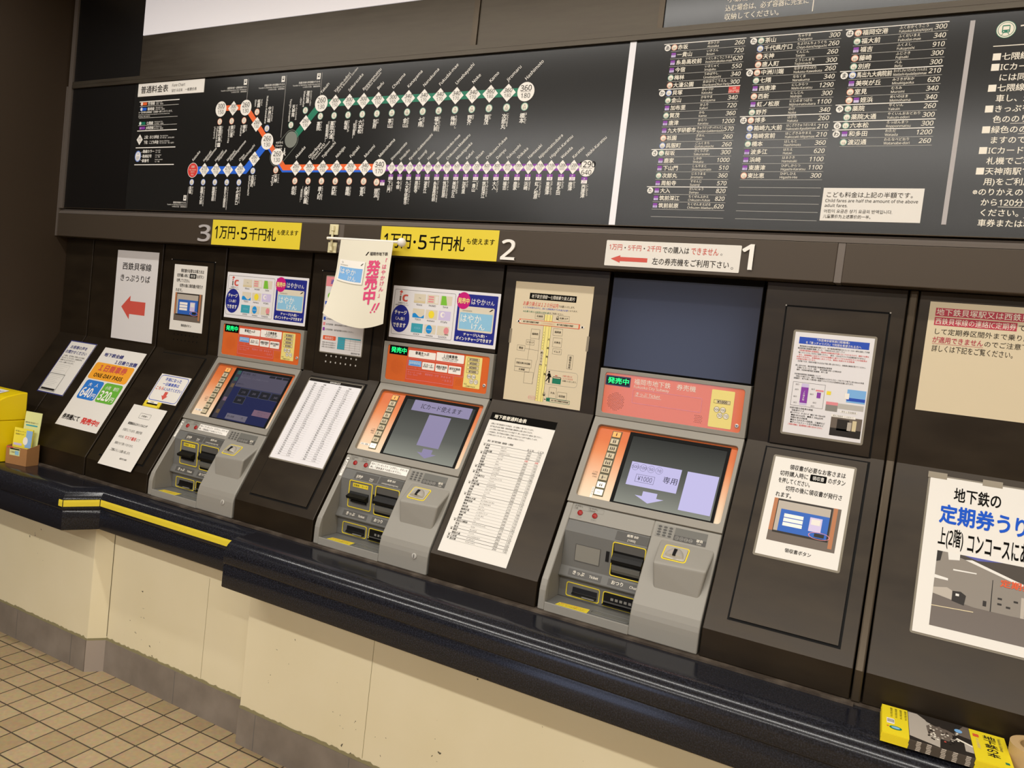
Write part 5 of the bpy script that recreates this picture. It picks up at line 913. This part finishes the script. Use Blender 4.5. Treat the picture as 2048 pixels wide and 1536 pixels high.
P(m, 'お乗り換えは', 'brick', box=(X(.74), Z(.747), X(.86), Z(.733))); P(m, '１２０分以内', 'brick', box=(X(.745), Z(.767), X(.87), Z(.753))); P(m, 'お願いいたします。', 'ink', box=(X(.745), Z(.787), X(.92), Z(.773)))
for a, b in ((.575, .262), (.515, .895)): rect(m, V0, X(a), Z(b+.028), X(a+.03), Z(b+.008), 'ink', m.t); rect(m, V0, X(a+.006), Z(b+.018), X(a+.024), Z(b+.011), 'paper_beige', m.t+.0002); line(m, V0, (X(a+.004), Z(b)), (X(a+.027), Z(b)), .001, 'ink', m.t)
rframe(m, V0, X(.335), Z(.968), X(.425), Z(.940), .0008, 'rose', w=m.t); P(m, 'のりかえ口', 'rose', at=(X(.38), Z(.959)), em=.0066, al='C'); rect(m, V0, X(.565), Z(.965), X(.61), Z(.935), 'green', m.t); rframe(m, V0, X(.61), Z(.967), X(.865), Z(.935), .0012, 'green', w=m.t); P(m, '地下鉄七隈線天神南駅', 'ink', box=(X(.63), Z(.957), X(.85), Z(.944)), shear=.2, bold=.02)
for a in (.538, .575): line(m, V0, (X(a), Z(.950)), (X(a+.022), Z(.950)), .002, 'ink', m.t+.0003)
for (a, b, s1, s2) in ((0, 0, 1, -1), (1, 0, -1, -1)): poly(m, V0, [(X(a), Z(b)), (X(a)+s1*.014, Z(b)), (X(a), Z(b)+s2*.014)][::1 if s1*s2 > 0 else -1], 'tan', m.t+.0003)
for a in (-.012, .985): rect(m, V0, X(a), Z(.52), X(a+.03), Z(.40), 'tape_clear', m.t+.0004)
# large fare table between machines 2 and 1
m = paper('fare_table', 'tall white fare table with black header on the slope left of machine 1', SLOPE, -1.2745, -.567, -1.021, -.050, 'paper', lift=.0006)
fr = SLOPE; rect(m, fr, -1.2745, -.0795, -1.021, -.050, 'black', m.t); T(m, fr, '地下鉄普通料金表', 'offwhite', box=(-1.260, -.073, -1.134, -.057), w=m.t+.0003, bold=.025)
for i, s in enumerate(('当駅より地下鉄各駅までの料金を、五十音順に一覧で示しています。', '地下鉄以外は地下鉄線・西鉄貝塚線の乗車券もお買い求めできます。', 'これらの駅をご利用のお客さまはこちらの料金です（詳しくは右のボタン案内をご覧ください）。', 'この料金表は、目の不自由なお客様もご利用いただけるよう点字でも案内しています。', 'ご不明な点がございましたら、駅係員にお尋ねください。')): P(m, s, 'ink', at=(-1.262, -.096-i*.0108), em=.0068, maxw=(.165, .165, .205, .19, .145)[i])
P(m, '駅名（地下鉄空港線・箱崎線・七隈線）', 'ink', at=(-1.250, -.163), em=.0082, maxw=.10, bold=.01); P(m, 'おとな', 'ink', at=(-1.094, -.170), em=.0085); P(m, 'こども', 'ink', at=(-1.056, -.170), em=.0085)
FT = [('あ', '赤坂', 'あかさか', '260', '130'), ('', '梅林', 'うめばやし', '340', '170'), ('', '大濠公園', 'おおほりこうえん', '300', '150'), ('か', '貝塚', 'かいづか', '', ''), ('', '金山', 'かなやま', '340', '170'), ('', '賀茂', 'かも', '360', '180'), ('', '祇園', 'ぎおん', '260', '130'), ('', '呉服町', 'ごふくまち', '260', '130'), ('さ', '桜坂', 'さくらざか', '300', '150'), ('', '次郎丸', 'じろうまる', '360', '180'), ('た', '茶山', 'ちゃやま', '300', '150'), ('', '千代県庁口', 'ちよけんちょうぐち', '260', '130'), ('', '天神', 'てんじん', '260', '130'), ('', '唐人町', 'とうじんまち', '300', '150'), ('な', '中洲川端', 'なかすかわばた', '260', '130'), ('', '七隈', 'ななくま', '340', '170'), ('', '西新', 'にしじん', '300', '150'), ('', '野芥', 'のけ', '340', '170'), ('は', '博多', 'はかた', '260', '130'), ('', '箱崎九大前', 'はこざききゅうだいまえ', '210', '110'), ('', '箱崎宮前', 'はこざきみやまえ', '210', '110'), ('', '橋本', 'はしもと', '360', '180'), ('', '東比恵', 'ひがしひえ', '300', '150'), ('', '福岡空港', 'ふくおかくうこう', '300', '150'), ('', '福大前', 'ふくだいまえ', '340', '170'), ('', '藤崎', 'ふじさき', '300', '150'), ('', '別府', 'べふ', '300', '150'), ('ま', '馬出九大病院前', 'まいだしきゅうだいびょういんまえ', '210', '110'), ('', '室見', 'むろみ', '340', '170'), ('', '姪浜', 'めいのはま', '340', '170'), ('や', '薬院', 'やくいん', '260', '130'), ('', '薬院大通', 'やくいんおおどおり', '300', '150'), ('ら', '六本松', 'ろっぽんまつ', '300', '150'), ('わ', '渡辺通', 'わたなべどおり', '260', '130')]
for i, (h, a, b, c_, d) in enumerate(FT):
    z = -.1795-i*.01035; line(m, fr, (-1.262 if h else -1.252, z+.0083), (-1.035, z+.0083), .0010 if h else .0005, 'ink' if h else 'grey', m.t)
    if h: poly(m, fr, ell(-1.2565, z+.0033, .0032, n=12), 'ink', m.t); P(m, h, 'offwhite', at=(-1.2565, z+.0013), em=.0045, al='C')
    P(m, a, 'ink', at=(-1.2495, z), em=.0078, bold=.025, maxw=.042); P(m, b, 'ink_soft', at=(-1.190, z+.001), em=.0052, maxw=.05)
    if c_: P(m, c_, 'ink', at=(-1.090, z-.0005), em=.0088); P(m, d, 'ink', at=(-1.052, z-.0005), em=.0088)
    else: P(m, '当駅', 'red', at=(-1.090, z), em=.007); P(m, '当駅', 'red', at=(-1.052, z), em=.007)
line(m, fr, (-1.252, -.1795-34*.01035+.0083), (-1.035, -.1795-34*.01035+.0083), .0006, 'grey', m.t)
# bicycle parking notice
m = paper('bicycle_notice', 'white notice with blue heading and small maps on the upright door', V0, -.310, 1.428, -.0985, 1.7245, 'paper_white', sleeve=.006)
X = lambda a: -.310+a*.2115; Z = lambda b: 1.7245-b*.2965
R = lambda a0, b0, a1, b1, c_, dw=0: rect(m, V0, X(a0), Z(b1), X(a1), Z(b0), c_, m.t+dw)
R(.06, .045, .945, .112, 'royal'); P(m, '『市営博多駅筑紫口駐輪場』', 'white', box=(X(.29), Z(.075), X(.70), Z(.05)), bold=.01); P(m, 'を『乗っチャリパス』で利用を希望される方へ', 'white', box=(X(.15), Z(.108), X(.85), Z(.082)), bold=.01)
for i, (s, c_, mw) in enumerate((('　博多駅周辺の放置自転車対策として、地下鉄博多駅筑紫口のコンコースの一部を活用して市営', 'ink', .88), ('博多駅筑紫口駐輪場を整備しました。（令和元年８月１日オープン）', 'ink', .6), ('　市営博多駅筑紫口駐輪場は、自転車の定期利用が可能となっておりますので、便利でお得な', 'red', .88), ('『乗っチャリパス』をぜひご利用ください。（原付、125cc以下バイクは定期利用できません）', 'ink', .85), ('　また、当駐輪場は２段式ラックのため前輪の入庫ラックからはみ出るサイズの自転車は', 'red', .86), ('利用できません。定期利用にあたっては、事前に利用される自転車', 'red', .86), ('の車検が必要になります。', 'red', .25), ('　お手数ですが、利用を希望される方は下記に問い合わせの上、自転車の車検を受けてください。', 'ink', .86), ('', 'ink', .1), ('問い合わせ先：博多駅筑紫口駐輪場指定管理者', 'ink', .47), ('　日豊ビルサービス（株）　受付時間 6時～23時30分', 'ink', .68), ('　場所：市営博多駅筑紫口駐輪場　地下１階', 'ink', .40), ('', 'ink', .1), ('市営博多駅筑紫口駐輪場について', 'ink', .34), ('　日航ビル側からは、博多１号駐輪場の入口からスロープを下りて地下に約100mの市営', 'ink', .86), ('駐輪場で、地下を通じて博多駅へ直接アクセスできる大変便利な位置にあります。', 'ink', .76))): 
    if s: P(m, s, c_, at=(X(.055), Z(.142+i*.0212)), em=.0052, maxw=mw*.2115, bold=.012)
rframe(m, V0, X(.055), Z(.725), X(.475), Z(.49), .0007, 'ink', w=m.t); R(.17, .50, .265, .71, 'lilac', .0001); R(.17, .535, .265, .69, 'purple', .0002); P(m, 'ＪＲ博多駅', 'white', at=(X(.215), Z(.57)), em=.006, vert=True); R(.38, .57, .43, .625, 'purple', .0002); R(.36, .545, .46, .560, 'rose', .0002)
for a, b in ((.09, .52), (.09, .57), (.08, .64), (.09, .70), (.30, .55), (.29, .60), (.34, .68), (.32, .715)): P(m, '出口', 'ink', at=(X(a), Z(b)), em=.005)
R(.50, .545, .555, .580, 'sun', .0001); R(.755, .505, .985, .63, 'sky2', .0001); R(.755, .585, .985, .615, 'royal', .0002); R(.51, .645, .66, .675, 'rose', .0001); R(.51, .675, .66, .735, 'grey', .0001); R(.66, .65, .98, .70, 'grey_light', .0001); R(.73, .545, .785, .60, 'white', .0003); R(.70, .715, .91, .735, 'white', .0003); P(m, '博多１号駐輪場', 'ink', at=(X(.715), Z(.731)), em=.0055)
for i, s in enumerate(('利用可能な自転車の規格', '　自転車サイズ', '　■タイヤサイズ　14～28インチ　■長さ 140～190cm以内', '　■幅 60cm以内　■重さ 20kg以内', '　制限のある自転車', '　■前カゴが大きい自転車、三輪車など', '　■チャイルドシート付き自転車など', 'ご利用の詳細は、指定管理者にお問い合わせください。')): P(m, s, 'red' if i == 7 else 'ink', at=(X(.055), Z(.755+i*.0235)), em=.0058, maxw=.095, bold=.015)
R(.60, .775, .985, .965, 'photo_mid'); R(.60, .89, .985, .965, 'photo_dark', .0001); R(.68, .80, .83, .91, 'photo_dark', .0001); R(.87, .80, .92, .90, 'tan', .0002); R(.81, .82, .86, .90, 'photo_light', .0002); R(.60, .762, .90, .785, 'white', .0003); P(m, '博多口駐輪場（この先すぐ）', 'ink', at=(X(.615), Z(.780)), em=.006, maxw=.055)
# right-hand notices
m = paper('pass_notice', 'large beige notice with white-on-red heading at the right edge', V0, .0245, 1.542, .62, 1.8395, 'paper_beige', lift=.0006); m.frv = V0
rect(m, V0, .040, 1.8015, .50, 1.8235, 'crimson', m.t); P(m, '地下鉄貝塚駅又は西鉄貝塚線', 'offwhite', at=(.042, 1.8055), em=.0195, bold=.005); rect(m, V0, .040, 1.7765, .230, 1.7985, 'crimson', m.t); P(m, '西鉄貝塚線の連絡IC定期券', 'offwhite', box=(.043, 1.779, .228, 1.796)); P(m, 'で', 'ink', at=(.232, 1.7795), em=.0185)
P(m, 'して定期券区間外まで乗り越された', 'ink', at=(.041, 1.7535), em=.0172); P(m, 'が適用できません', 'crimson', box=(.042, 1.729, .160, 1.746), bold=.012); line(m, V0, (.042, 1.7265), (.161, 1.7265), .0009, 'crimson', m.t); P(m, 'のでご注意下さい', 'ink', at=(.162, 1.7305), em=.0168); P(m, '詳しくは下記をご覧ください。', 'ink', box=(.043, 1.705, .230, 1.723))
m = paper('office_poster', 'white pass-office poster with blue heading and concourse photo, on the slope', SLOPE, .0845, -.452, .68, -.024, 'paper', th=.0015, lift=.0010, sleeve=.005)
P(m, '地下鉄の', 'black', box=(.143, -.089, .249, -.048), bold=.02, res=4); P(m, '定期券う', 'poster_blue', box=(.115, -.155, .2725, -.100), bold=.03, res=4); P(m, 'りば', 'poster_blue', box=(.2835, -.155, .350, -.102), bold=.03, res=4)
P(m, '上(2階)', 'black', box=(.118, -.223, .174, -.166), bold=.02, res=4); P(m, 'コンコースにあり', 'black', box=(.184, -.222, .331, -.170), bold=.02, res=4); P(m, 'ます', 'black', box=(.337, -.222, .370, -.170), bold=.02)
X = lambda a: .1195+a*.30; Z = lambda b: -.2315-b*.196
def G_(pts, c_, dw=0): poly(m, SLOPE, [(X(a), Z(b)) for a, b in pts][::-1], c_, m.t+dw)
G_([(0, 0), (1.8, 0), (1.8, 1), (0, 1)], 'photo_floor'); G_([(0, 0), (1.8, 0), (1.8, .60), (.55, .66), (.30, .655), (0, .58)], 'photo_wall', .0001); G_([(.10, 0), (1.2, 0), (1.2, .30), (.72, .26), (.30, .09), (.14, .03)], 'photo_deep', .0002); G_([(.20, .0), (.48, 0), (.30, .04)], 'photo_sky', .0003); G_([(.08, 0), (.17, 0), (.17, .08), (.09, .10)], 'photo_white', .0003); G_([(0, 0), (.04, 0), (.03, .13), (0, .15)], 'photo_dark', .0003)
G_([(.21, .06), (.26, .045), (.80, .315), (.80, .345)], 'photo_white', .0004); G_([(.13, .21), (.30, .205), (.30, .22), (.13, .23)], 'photo_white', .0003); G_([(0, .33), (.10, .35), (.10, .38), (0, .375)], 'photo_white', .0003); G_([(0, .50), (.10, .47), (.14, .50), (.14, .62), (0, .58)], 'photo_light', .0003); G_([(.14, .50), (.20, .49), (.24, .53), (.23, .66), (.14, .63)], 'photo_dark', .0003); G_([(.165, .525), (.19, .525), (.19, .555), (.165, .555)], 'photo_white', .0004)
G_([(.415, .25), (.42, .25), (.42, .66), (.412, .66)], 'photo_dark', .0003); G_([(.62, .40), (.80, .39), (.80, .65), (.62, .66)], 'photo_light', .0003); G_([(.645, .44), (.69, .435), (.69, .645), (.645, .65)], 'photo_deep', .0004); G_([(.71, .44), (.75, .435), (.75, .64), (.71, .645)], 'photo_deep', .0004); G_([(.76, .43), (.80, .425), (.80, .64), (.76, .645)], 'photo_dark', .0004); G_([(.73, .345), (.84, .365), (.84, .40), (.73, .385)], 'photo_blue', .0004); G_([(.88, .385), (1.0, .40), (1.0, .43), (.88, .415)], 'photo_blue', .0004); G_([(.36, .54), (.385, .54), (.385, .61), (.36, .61)], 'photo_dark', .0004)
for a, b in ((.46, .46), (.46, .53), (.57, .46), (.52, .55)): G_([(a, b), (a+.03, b), (a+.03, b+.025), (a, b+.025)], 'photo_dark', .0003)
G_([(0, .735), (.30, .71), (.30, .72), (0, .745)], 'tan', .0002); G_([(1.0, .80), (1.06, .775), (1.06, .83), (1.0, .83)], 'photo_white', .0003)
T(m, SLOPE, '定期券うりば', 'photo_orange', box=(X(.47), Z(.315), X(.92), Z(.215)), w=m.t+.0008, bold=.03)
for u in (.078, .205): rect(m, SLOPE, u, -.030, u+.045, -.012, 'tape_clear', m.t)

# ================================================================ hanging banner
t = thing('banner', 'cream hanging banner with pink sales lettering on a white rod', 'banner', (-2.03, -.09, 1.915))
for z0, z1 in ((1.9355, 1.9755), (1.8655, 1.9055)): m = MB('adhesive_pad', t, bevel=.001); box(m, VFA, -2.066, z0, -2.024, z1, .0003, .004, 'plastic_cream')
m = MB('holder', t, smooth=True, bevel=0); tube(m, [(-2.046, -.068, 1.960), (-2.046, -.070, 1.880)], .0045, 'plastic_cream'); tube(m, [(-2.046, -.068, 1.968), (-2.046, -.068, 1.950)], .008, 'plastic_cream'); tube(m, [(-2.046, -.068, 1.890), (-2.046, -.068, 1.872)], .008, 'plastic_cream'); tube(m, [(-2.046, -.068, 1.9175), (-2.046, -.094, 1.9175)], .0055, 'plastic_cream')
m = MB('rod', t, smooth=True); tube(m, [(-2.050, -.090, 1.9177), (-1.704, -.090, 1.9153)], .0052, 'white')
m = MB('rod_knob', t, smooth=True); lathe(m, [(.0001, -.0165)]+[(.0165*math.cos(math.radians(a)), .0165*math.sin(math.radians(a))) for a in range(-75, 90, 15)]+[(.0001, .0165)], (-1.696, -.090, 1.915), 'white', 20)
bn = MB('cloth', t, smooth=True)
NU, NV = 24, 24
def bpt(a, b, w_=0):
    """a across 0..1, b down 0..1"""
    x0, x1 = -1.977, -1.729; drop = .302+.028*(1-(2*a-1)**2)
    curl = max(0, 1-a*1.6)*max(0, b-.35)**1.6; z = 1.914-b*drop+curl*.03
    x = x0+(x1-x0)*a-curl*.028
    y = -.0955-.012*math.sin(b*2.0)-.07*curl-.010*math.sin(a*PI)*b
    return (x, y-w_, z)
v = [bpt(i/NU, j/NV) for j in range(NV+1) for i in range(NU+1)]+[bpt(i/NU, j/NV, -.0006) for j in range(NV+1) for i in range(NU+1)]
n1 = NU+1; off = n1*(NV+1); F = []
for j in range(NV):
    for i in range(NU): a = j*n1+i; F += [[a, a+n1, a+n1+1, a+1], [off+a, off+a+1, off+a+n1+1, off+a+n1]]
bn.add(v, F, 'cloth')
class BF:
    w = None
    def __call__(s, a): return np.array([bpt(q[0]/.248, -q[1]/.33, q[2]) for q in np.asarray(a, float).reshape(-1, 3)])
bf = BF()
def dense(u0, v0, u1, v1, mm, w, n=6):
    for i in range(n):
        for j in range(n): rect(bn, bf, u0+(u1-u0)*i/n, v0+(v1-v0)*j/n, u0+(u1-u0)*(i+1)/n, v0+(v1-v0)*(j+1)/n, mm, w)
T(bn, bf, '福岡市地下鉄', 'ink_soft', box=(.150, -.055, .232, -.041), w=.0012, bold=.02); poly(bn, bf, [(.130, -.056), (.136, -.055), (.146, -.041), (.140, -.042)], 'ink', .0012)
T(bn, bf, '発売中', 'pink', at=(.176, -.072), em=.060, vert=True, w=.0012, bold=.03, ls=.92); T(bn, bf, '「はやかけん」', 'pink', at=(.224, -.066), em=.021, vert=True, w=.0012, bold=.015, ls=1.05)
for u in (.196, .212): poly(bn, bf, [(u-.004, -.266), (u+.003, -.266), (u+.015, -.240), (u+.007, -.240)], 'pink', .0012); poly(bn, bf, ell(u-.005, -.2715, .0035), 'pink', .0012)
dense(.014, -.170, .138, -.083, 'card_shadow', .0009, 4); dense(.012, -.167, .135, -.080, 'white', .0012, 4); dense(.018, -.160, .129, -.108, 'sky2', .0016, 4)
T(bn, bf, 'はやか', 'white', box=(.022, -.136, .098, -.113), w=.0021); T(bn, bf, 'けん', 'white', box=(.066, -.158, .104, -.140), w=.0021); T(bn, bf, 'HAYAKAKEN', 'grey', at=(.018, -.103), em=.0065, w=.0021); T(bn, bf, 'つ', 'ink', at=(.022, -.094), em=.010, w=.0021); poly(bn, bf, [(.116, -.096), (.121, -.095), (.129, -.087), (.124, -.088)], 'ink', .0021)

# ================================================================ things standing on the counter
t = thing('collection_box', 'bright yellow box with sloping lid at the left end of the counter', 'box', (-3.65, -.40, .806))
m = MB('box_body', t, bevel=.003); 
extr(m, [(-.315, .806), (-.315, .992), (-.450, .992), (-.450, .806)], -3.83, -3.53, 'box_yellow')
m = MB('lid', t, bevel=.004); extr(m, [(-.3135, .9935), (-.3135, 1.119), (-.345, 1.116), (-.405, 1.101), (-.4515, 1.077), (-.4515, .9935)], -3.831, -3.529, 'box_yellow')
m = MB('lid_label', t); LF = Frame((-3.831, -.405, 1.1018), (1, 0, 0), (0, .970, .2425)); rect(m, LF, .08, .004, .225, .055, 'white', .0018); strip(m, LF, [(.165, .040), (.175, .018), (.185, .036), (.196, .018), (.208, .042)], -.0025, .0025, 'royal', .0024)
t = thing('leaflet_holder', 'small brown cardboard leaflet holder beside the yellow box', 'leaflet holder', (-3.452, -.365, .8055))
an = math.radians(10); hf = Frame((-3.512, -.398, .8055), (math.cos(an), math.sin(an), 0), (0, 0, 1))
m = MB('pocket', t, bevel=.0006); 
box(m, hf, 0, 0, .119, .078, -.0015, 0, 'kraft'); box(m, hf, 0, 0, .119, .092, -.062, -.0605, 'kraft'); prism(m, Frame(tuple(hf([(0, 0, 0)])[0]), tuple(-hf.w), (0, 0, 1)), [(0, 0), (.062, 0), (.062, .092), (0, .078)], -.0015, 0, 'kraft'); prism(m, Frame(tuple(hf([(.119, 0, 0)])[0]), tuple(-hf.w), (0, 0, 1)), [(0, 0), (.062, 0), (.062, .092), (0, .078)], 0, .0015, 'kraft'); box(m, hf, 0, 0, .119, .0015, -.061, -.001, 'kraft')
m = MB('front_label', t); rect(m, hf, .020, .040, .080, .074, 'leaf_pale', .0006); rect(m, hf, .022, .066, .078, .072, 'ink', .0009); rect(m, hf, .052, .044, .074, .062, 'skyblue', .0009); T(m, hf, 'ご自由に', 'ink', at=(.024, .052), em=.008, w=.001); rect(m, hf, .002, .078-.006, .040, .0775, 'brick', .0009)
def leaflet(label, u0, u1, w0, n, z1, ang, draw, mm):
    fr = Frame(tuple(hf([(0, .003, -w0)])[0]), tuple(hf.u), tuple(np.array((0, 0, 1))*math.cos(ang)-hf.w*math.sin(ang)))
    for i in range(n):
        m = MB('leaflet', loc=tuple(fr([((u0+u1)/2, 0, 0)])[0]), label=label if i == 0 else 'plain yellow leaflet directly behind the yellow and blue one in the holder', cat='leaflet', group='leaflets in the cardboard holder')
        box(m, fr, u0, 0, u1, z1-i*.0005, -i*.0030-.0024, -i*.0030, mm)
        if i == 0: draw(m, fr)
def d1(m, fr):
    poly(m, fr, [(.008, .075), (.112, .075), (.112, .150), (.075, .150), (.008, .148)], 'leaf_yellow', .0004); rect(m, fr, .078, .075, .114, .152, 'leaf_blue', .0006); poly(m, fr, ell(.078, .104, .014, .018), 'white', .0009); T(m, fr, '地下鉄キャンペーン', 'ink_soft', box=(.014, .139, .074, .147), w=.0008); T(m, fr, '実施中です！', 'ink_soft', box=(.016, .126, .068, .134), w=.0008); rect(m, fr, .012, .080, .060, .090, 'lilac', .0008)
leaflet('yellow and blue leaflet at the front of the cardboard holder', .006, .114, .016, 2, .158, .08, d1, 'leaf_yellow')
def d2(m, fr): T(m, fr, '福岡市地下鉄沿線マップ', 'ink_soft', box=(.030, .180, .105, .187), w=.0006); rect(m, fr, .036, .168, .104, .174, 'teal', .0006)
leaflet('tall pale green leaflet at the back of the cardboard holder', .024, .119, .040, 1, .232, .10, d2, 'leaf_pale')
# brochures
ba = math.radians(1.5)
def brochure(i, label, top):
    h = .8056+i*.0042; fr = Frame((.0445+.0006*((i*7) % 3), -.464-.001*i, h), (math.cos(ba), math.sin(ba), 0), (-math.sin(ba), math.cos(ba), 0))
    m = MB('brochure', loc=tuple(fr([(.125, .07, 0)])[0]), label=label, cat='brochure', group='brochures stacked on the counter')
    box(m, fr, 0, 0, .055, .160, 0, .0038, 'brochure_yellow'); box(m, fr, .0552, 0, .1815, .160, 0, .0038, 'photo_deep'); box(m, fr, .1817, -.004, .252, .156, 0, .0041, 'brochure_yellow')
    for a in (.070, .090, .118, .140, .165): box(m, fr, a, -.0003, a+.009, .01, .0006, .0032, 'photo_light')
    if not top: return
    R = lambda a, b, c_, d, mm, w_=.0042: rect(m, fr, a, b, c_, d, mm, w_)
    for k in range(4): T(m, fr, '福岡市地下鉄おすすめ', 'ink', at=(.048-k*.010, .150), em=.0055, rot=-PI/2, w=.0042)
    R(.010, .055, .026, .085, 'white'); 
    for k in range(9): R(.0115+k*.0016, .062, .0122+k*.0016, .080, 'ink', .0045)
    poly(m, fr, ell(.028, .036, .013, .010), 'green', .0043); poly(m, fr, ell(.028, .036, .009, .006), 'skyblue', .0046); R(.010, .036, .014, .041, 'brick')
    R(.056, 0, .181, .160, 'photo_dark', .0041); poly(m, fr, [(.056, .02), (.115, .0), (.120, .09), (.075, .155), (.056, .155)], 'photo_light', .0043); poly(m, fr, [(.095, .05), (.135, .045), (.150, .095), (.110, .125), (.092, .10)], 'photo_mid', .0046); poly(m, fr, [(.148, .10), (.170, .155), (.181, .155), (.181, .09)], 'photo_mid', .0045)
    random.seed(11)
    for k in range(46): a, b = .093+random.random()*.06, .03+random.random()*.07; R(a, b, a+.004, b+.006, ('offwhite', 'photo_dark', 'photo_light', 'brick')[k % 4 if k % 11 == 0 else k % 3], .0049+.00001*k)
    for a in (.100, .112, .128): poly(m, fr, ell(a, .125+.01*math.sin(a*90), .008, .009), 'photo_dark', .0047)
    R(.165, .02, .181, .06, 'photo_light', .0045); poly(m, fr, [(.150, .070), (.181, .050), (.181, .058), (.152, .078)], 'offwhite', .0047); poly(m, fr, ell(.158, .120, .008, .010), 'sky2', .0048)
    T(m, fr, '地下鉄の本', 'ink', box=(.207, .030, .232, .140), vert=True, w=.0046, bold=.02); poly(m, fr, rrect(.187, .118, .199, .134, .002), 'photo_orange', .0045); T(m, fr, 'おでかけ旅情報誌', 'tan', at=(.194, .112), em=.0068, vert=True, w=.0046); T(m, fr, 'Fukuoka Subway', 'ink_soft', at=(.236, .140), em=.0085, rot=-PI/2, w=.0046); R(.238, .012, .246, .022, 'green', .0045)
for i in range(6): brochure(i, 'topmost yellow-ended brochure with dark photo band on the right counter end' if i == 5 else 'yellow-edged brochure under the topmost one in the right counter stack', i == 5)
m = MB('tape_roll', loc=(.352, -.372, .806), label='roll of tan packing tape beside the brochure stack', cat='tape', smooth=True)
lathe(m, [(.040, 0), (.057, 0), (.057, .050), (.040, .050), (.040, 0)], (.352, -.372, .8056), 'tape_roll', 48); lathe(m, [(.0400, .0005), (.0400, .0495), (.0375, .0495), (.0375, .0005), (.04, .0005)], (.352, -.372, .8056), 'tape_core', 48)

# ================================================================ finish
set_text()
for b in BUILD: b.build()
for o in bpy.data.objects:
    if '_o' in o: del o['_o']
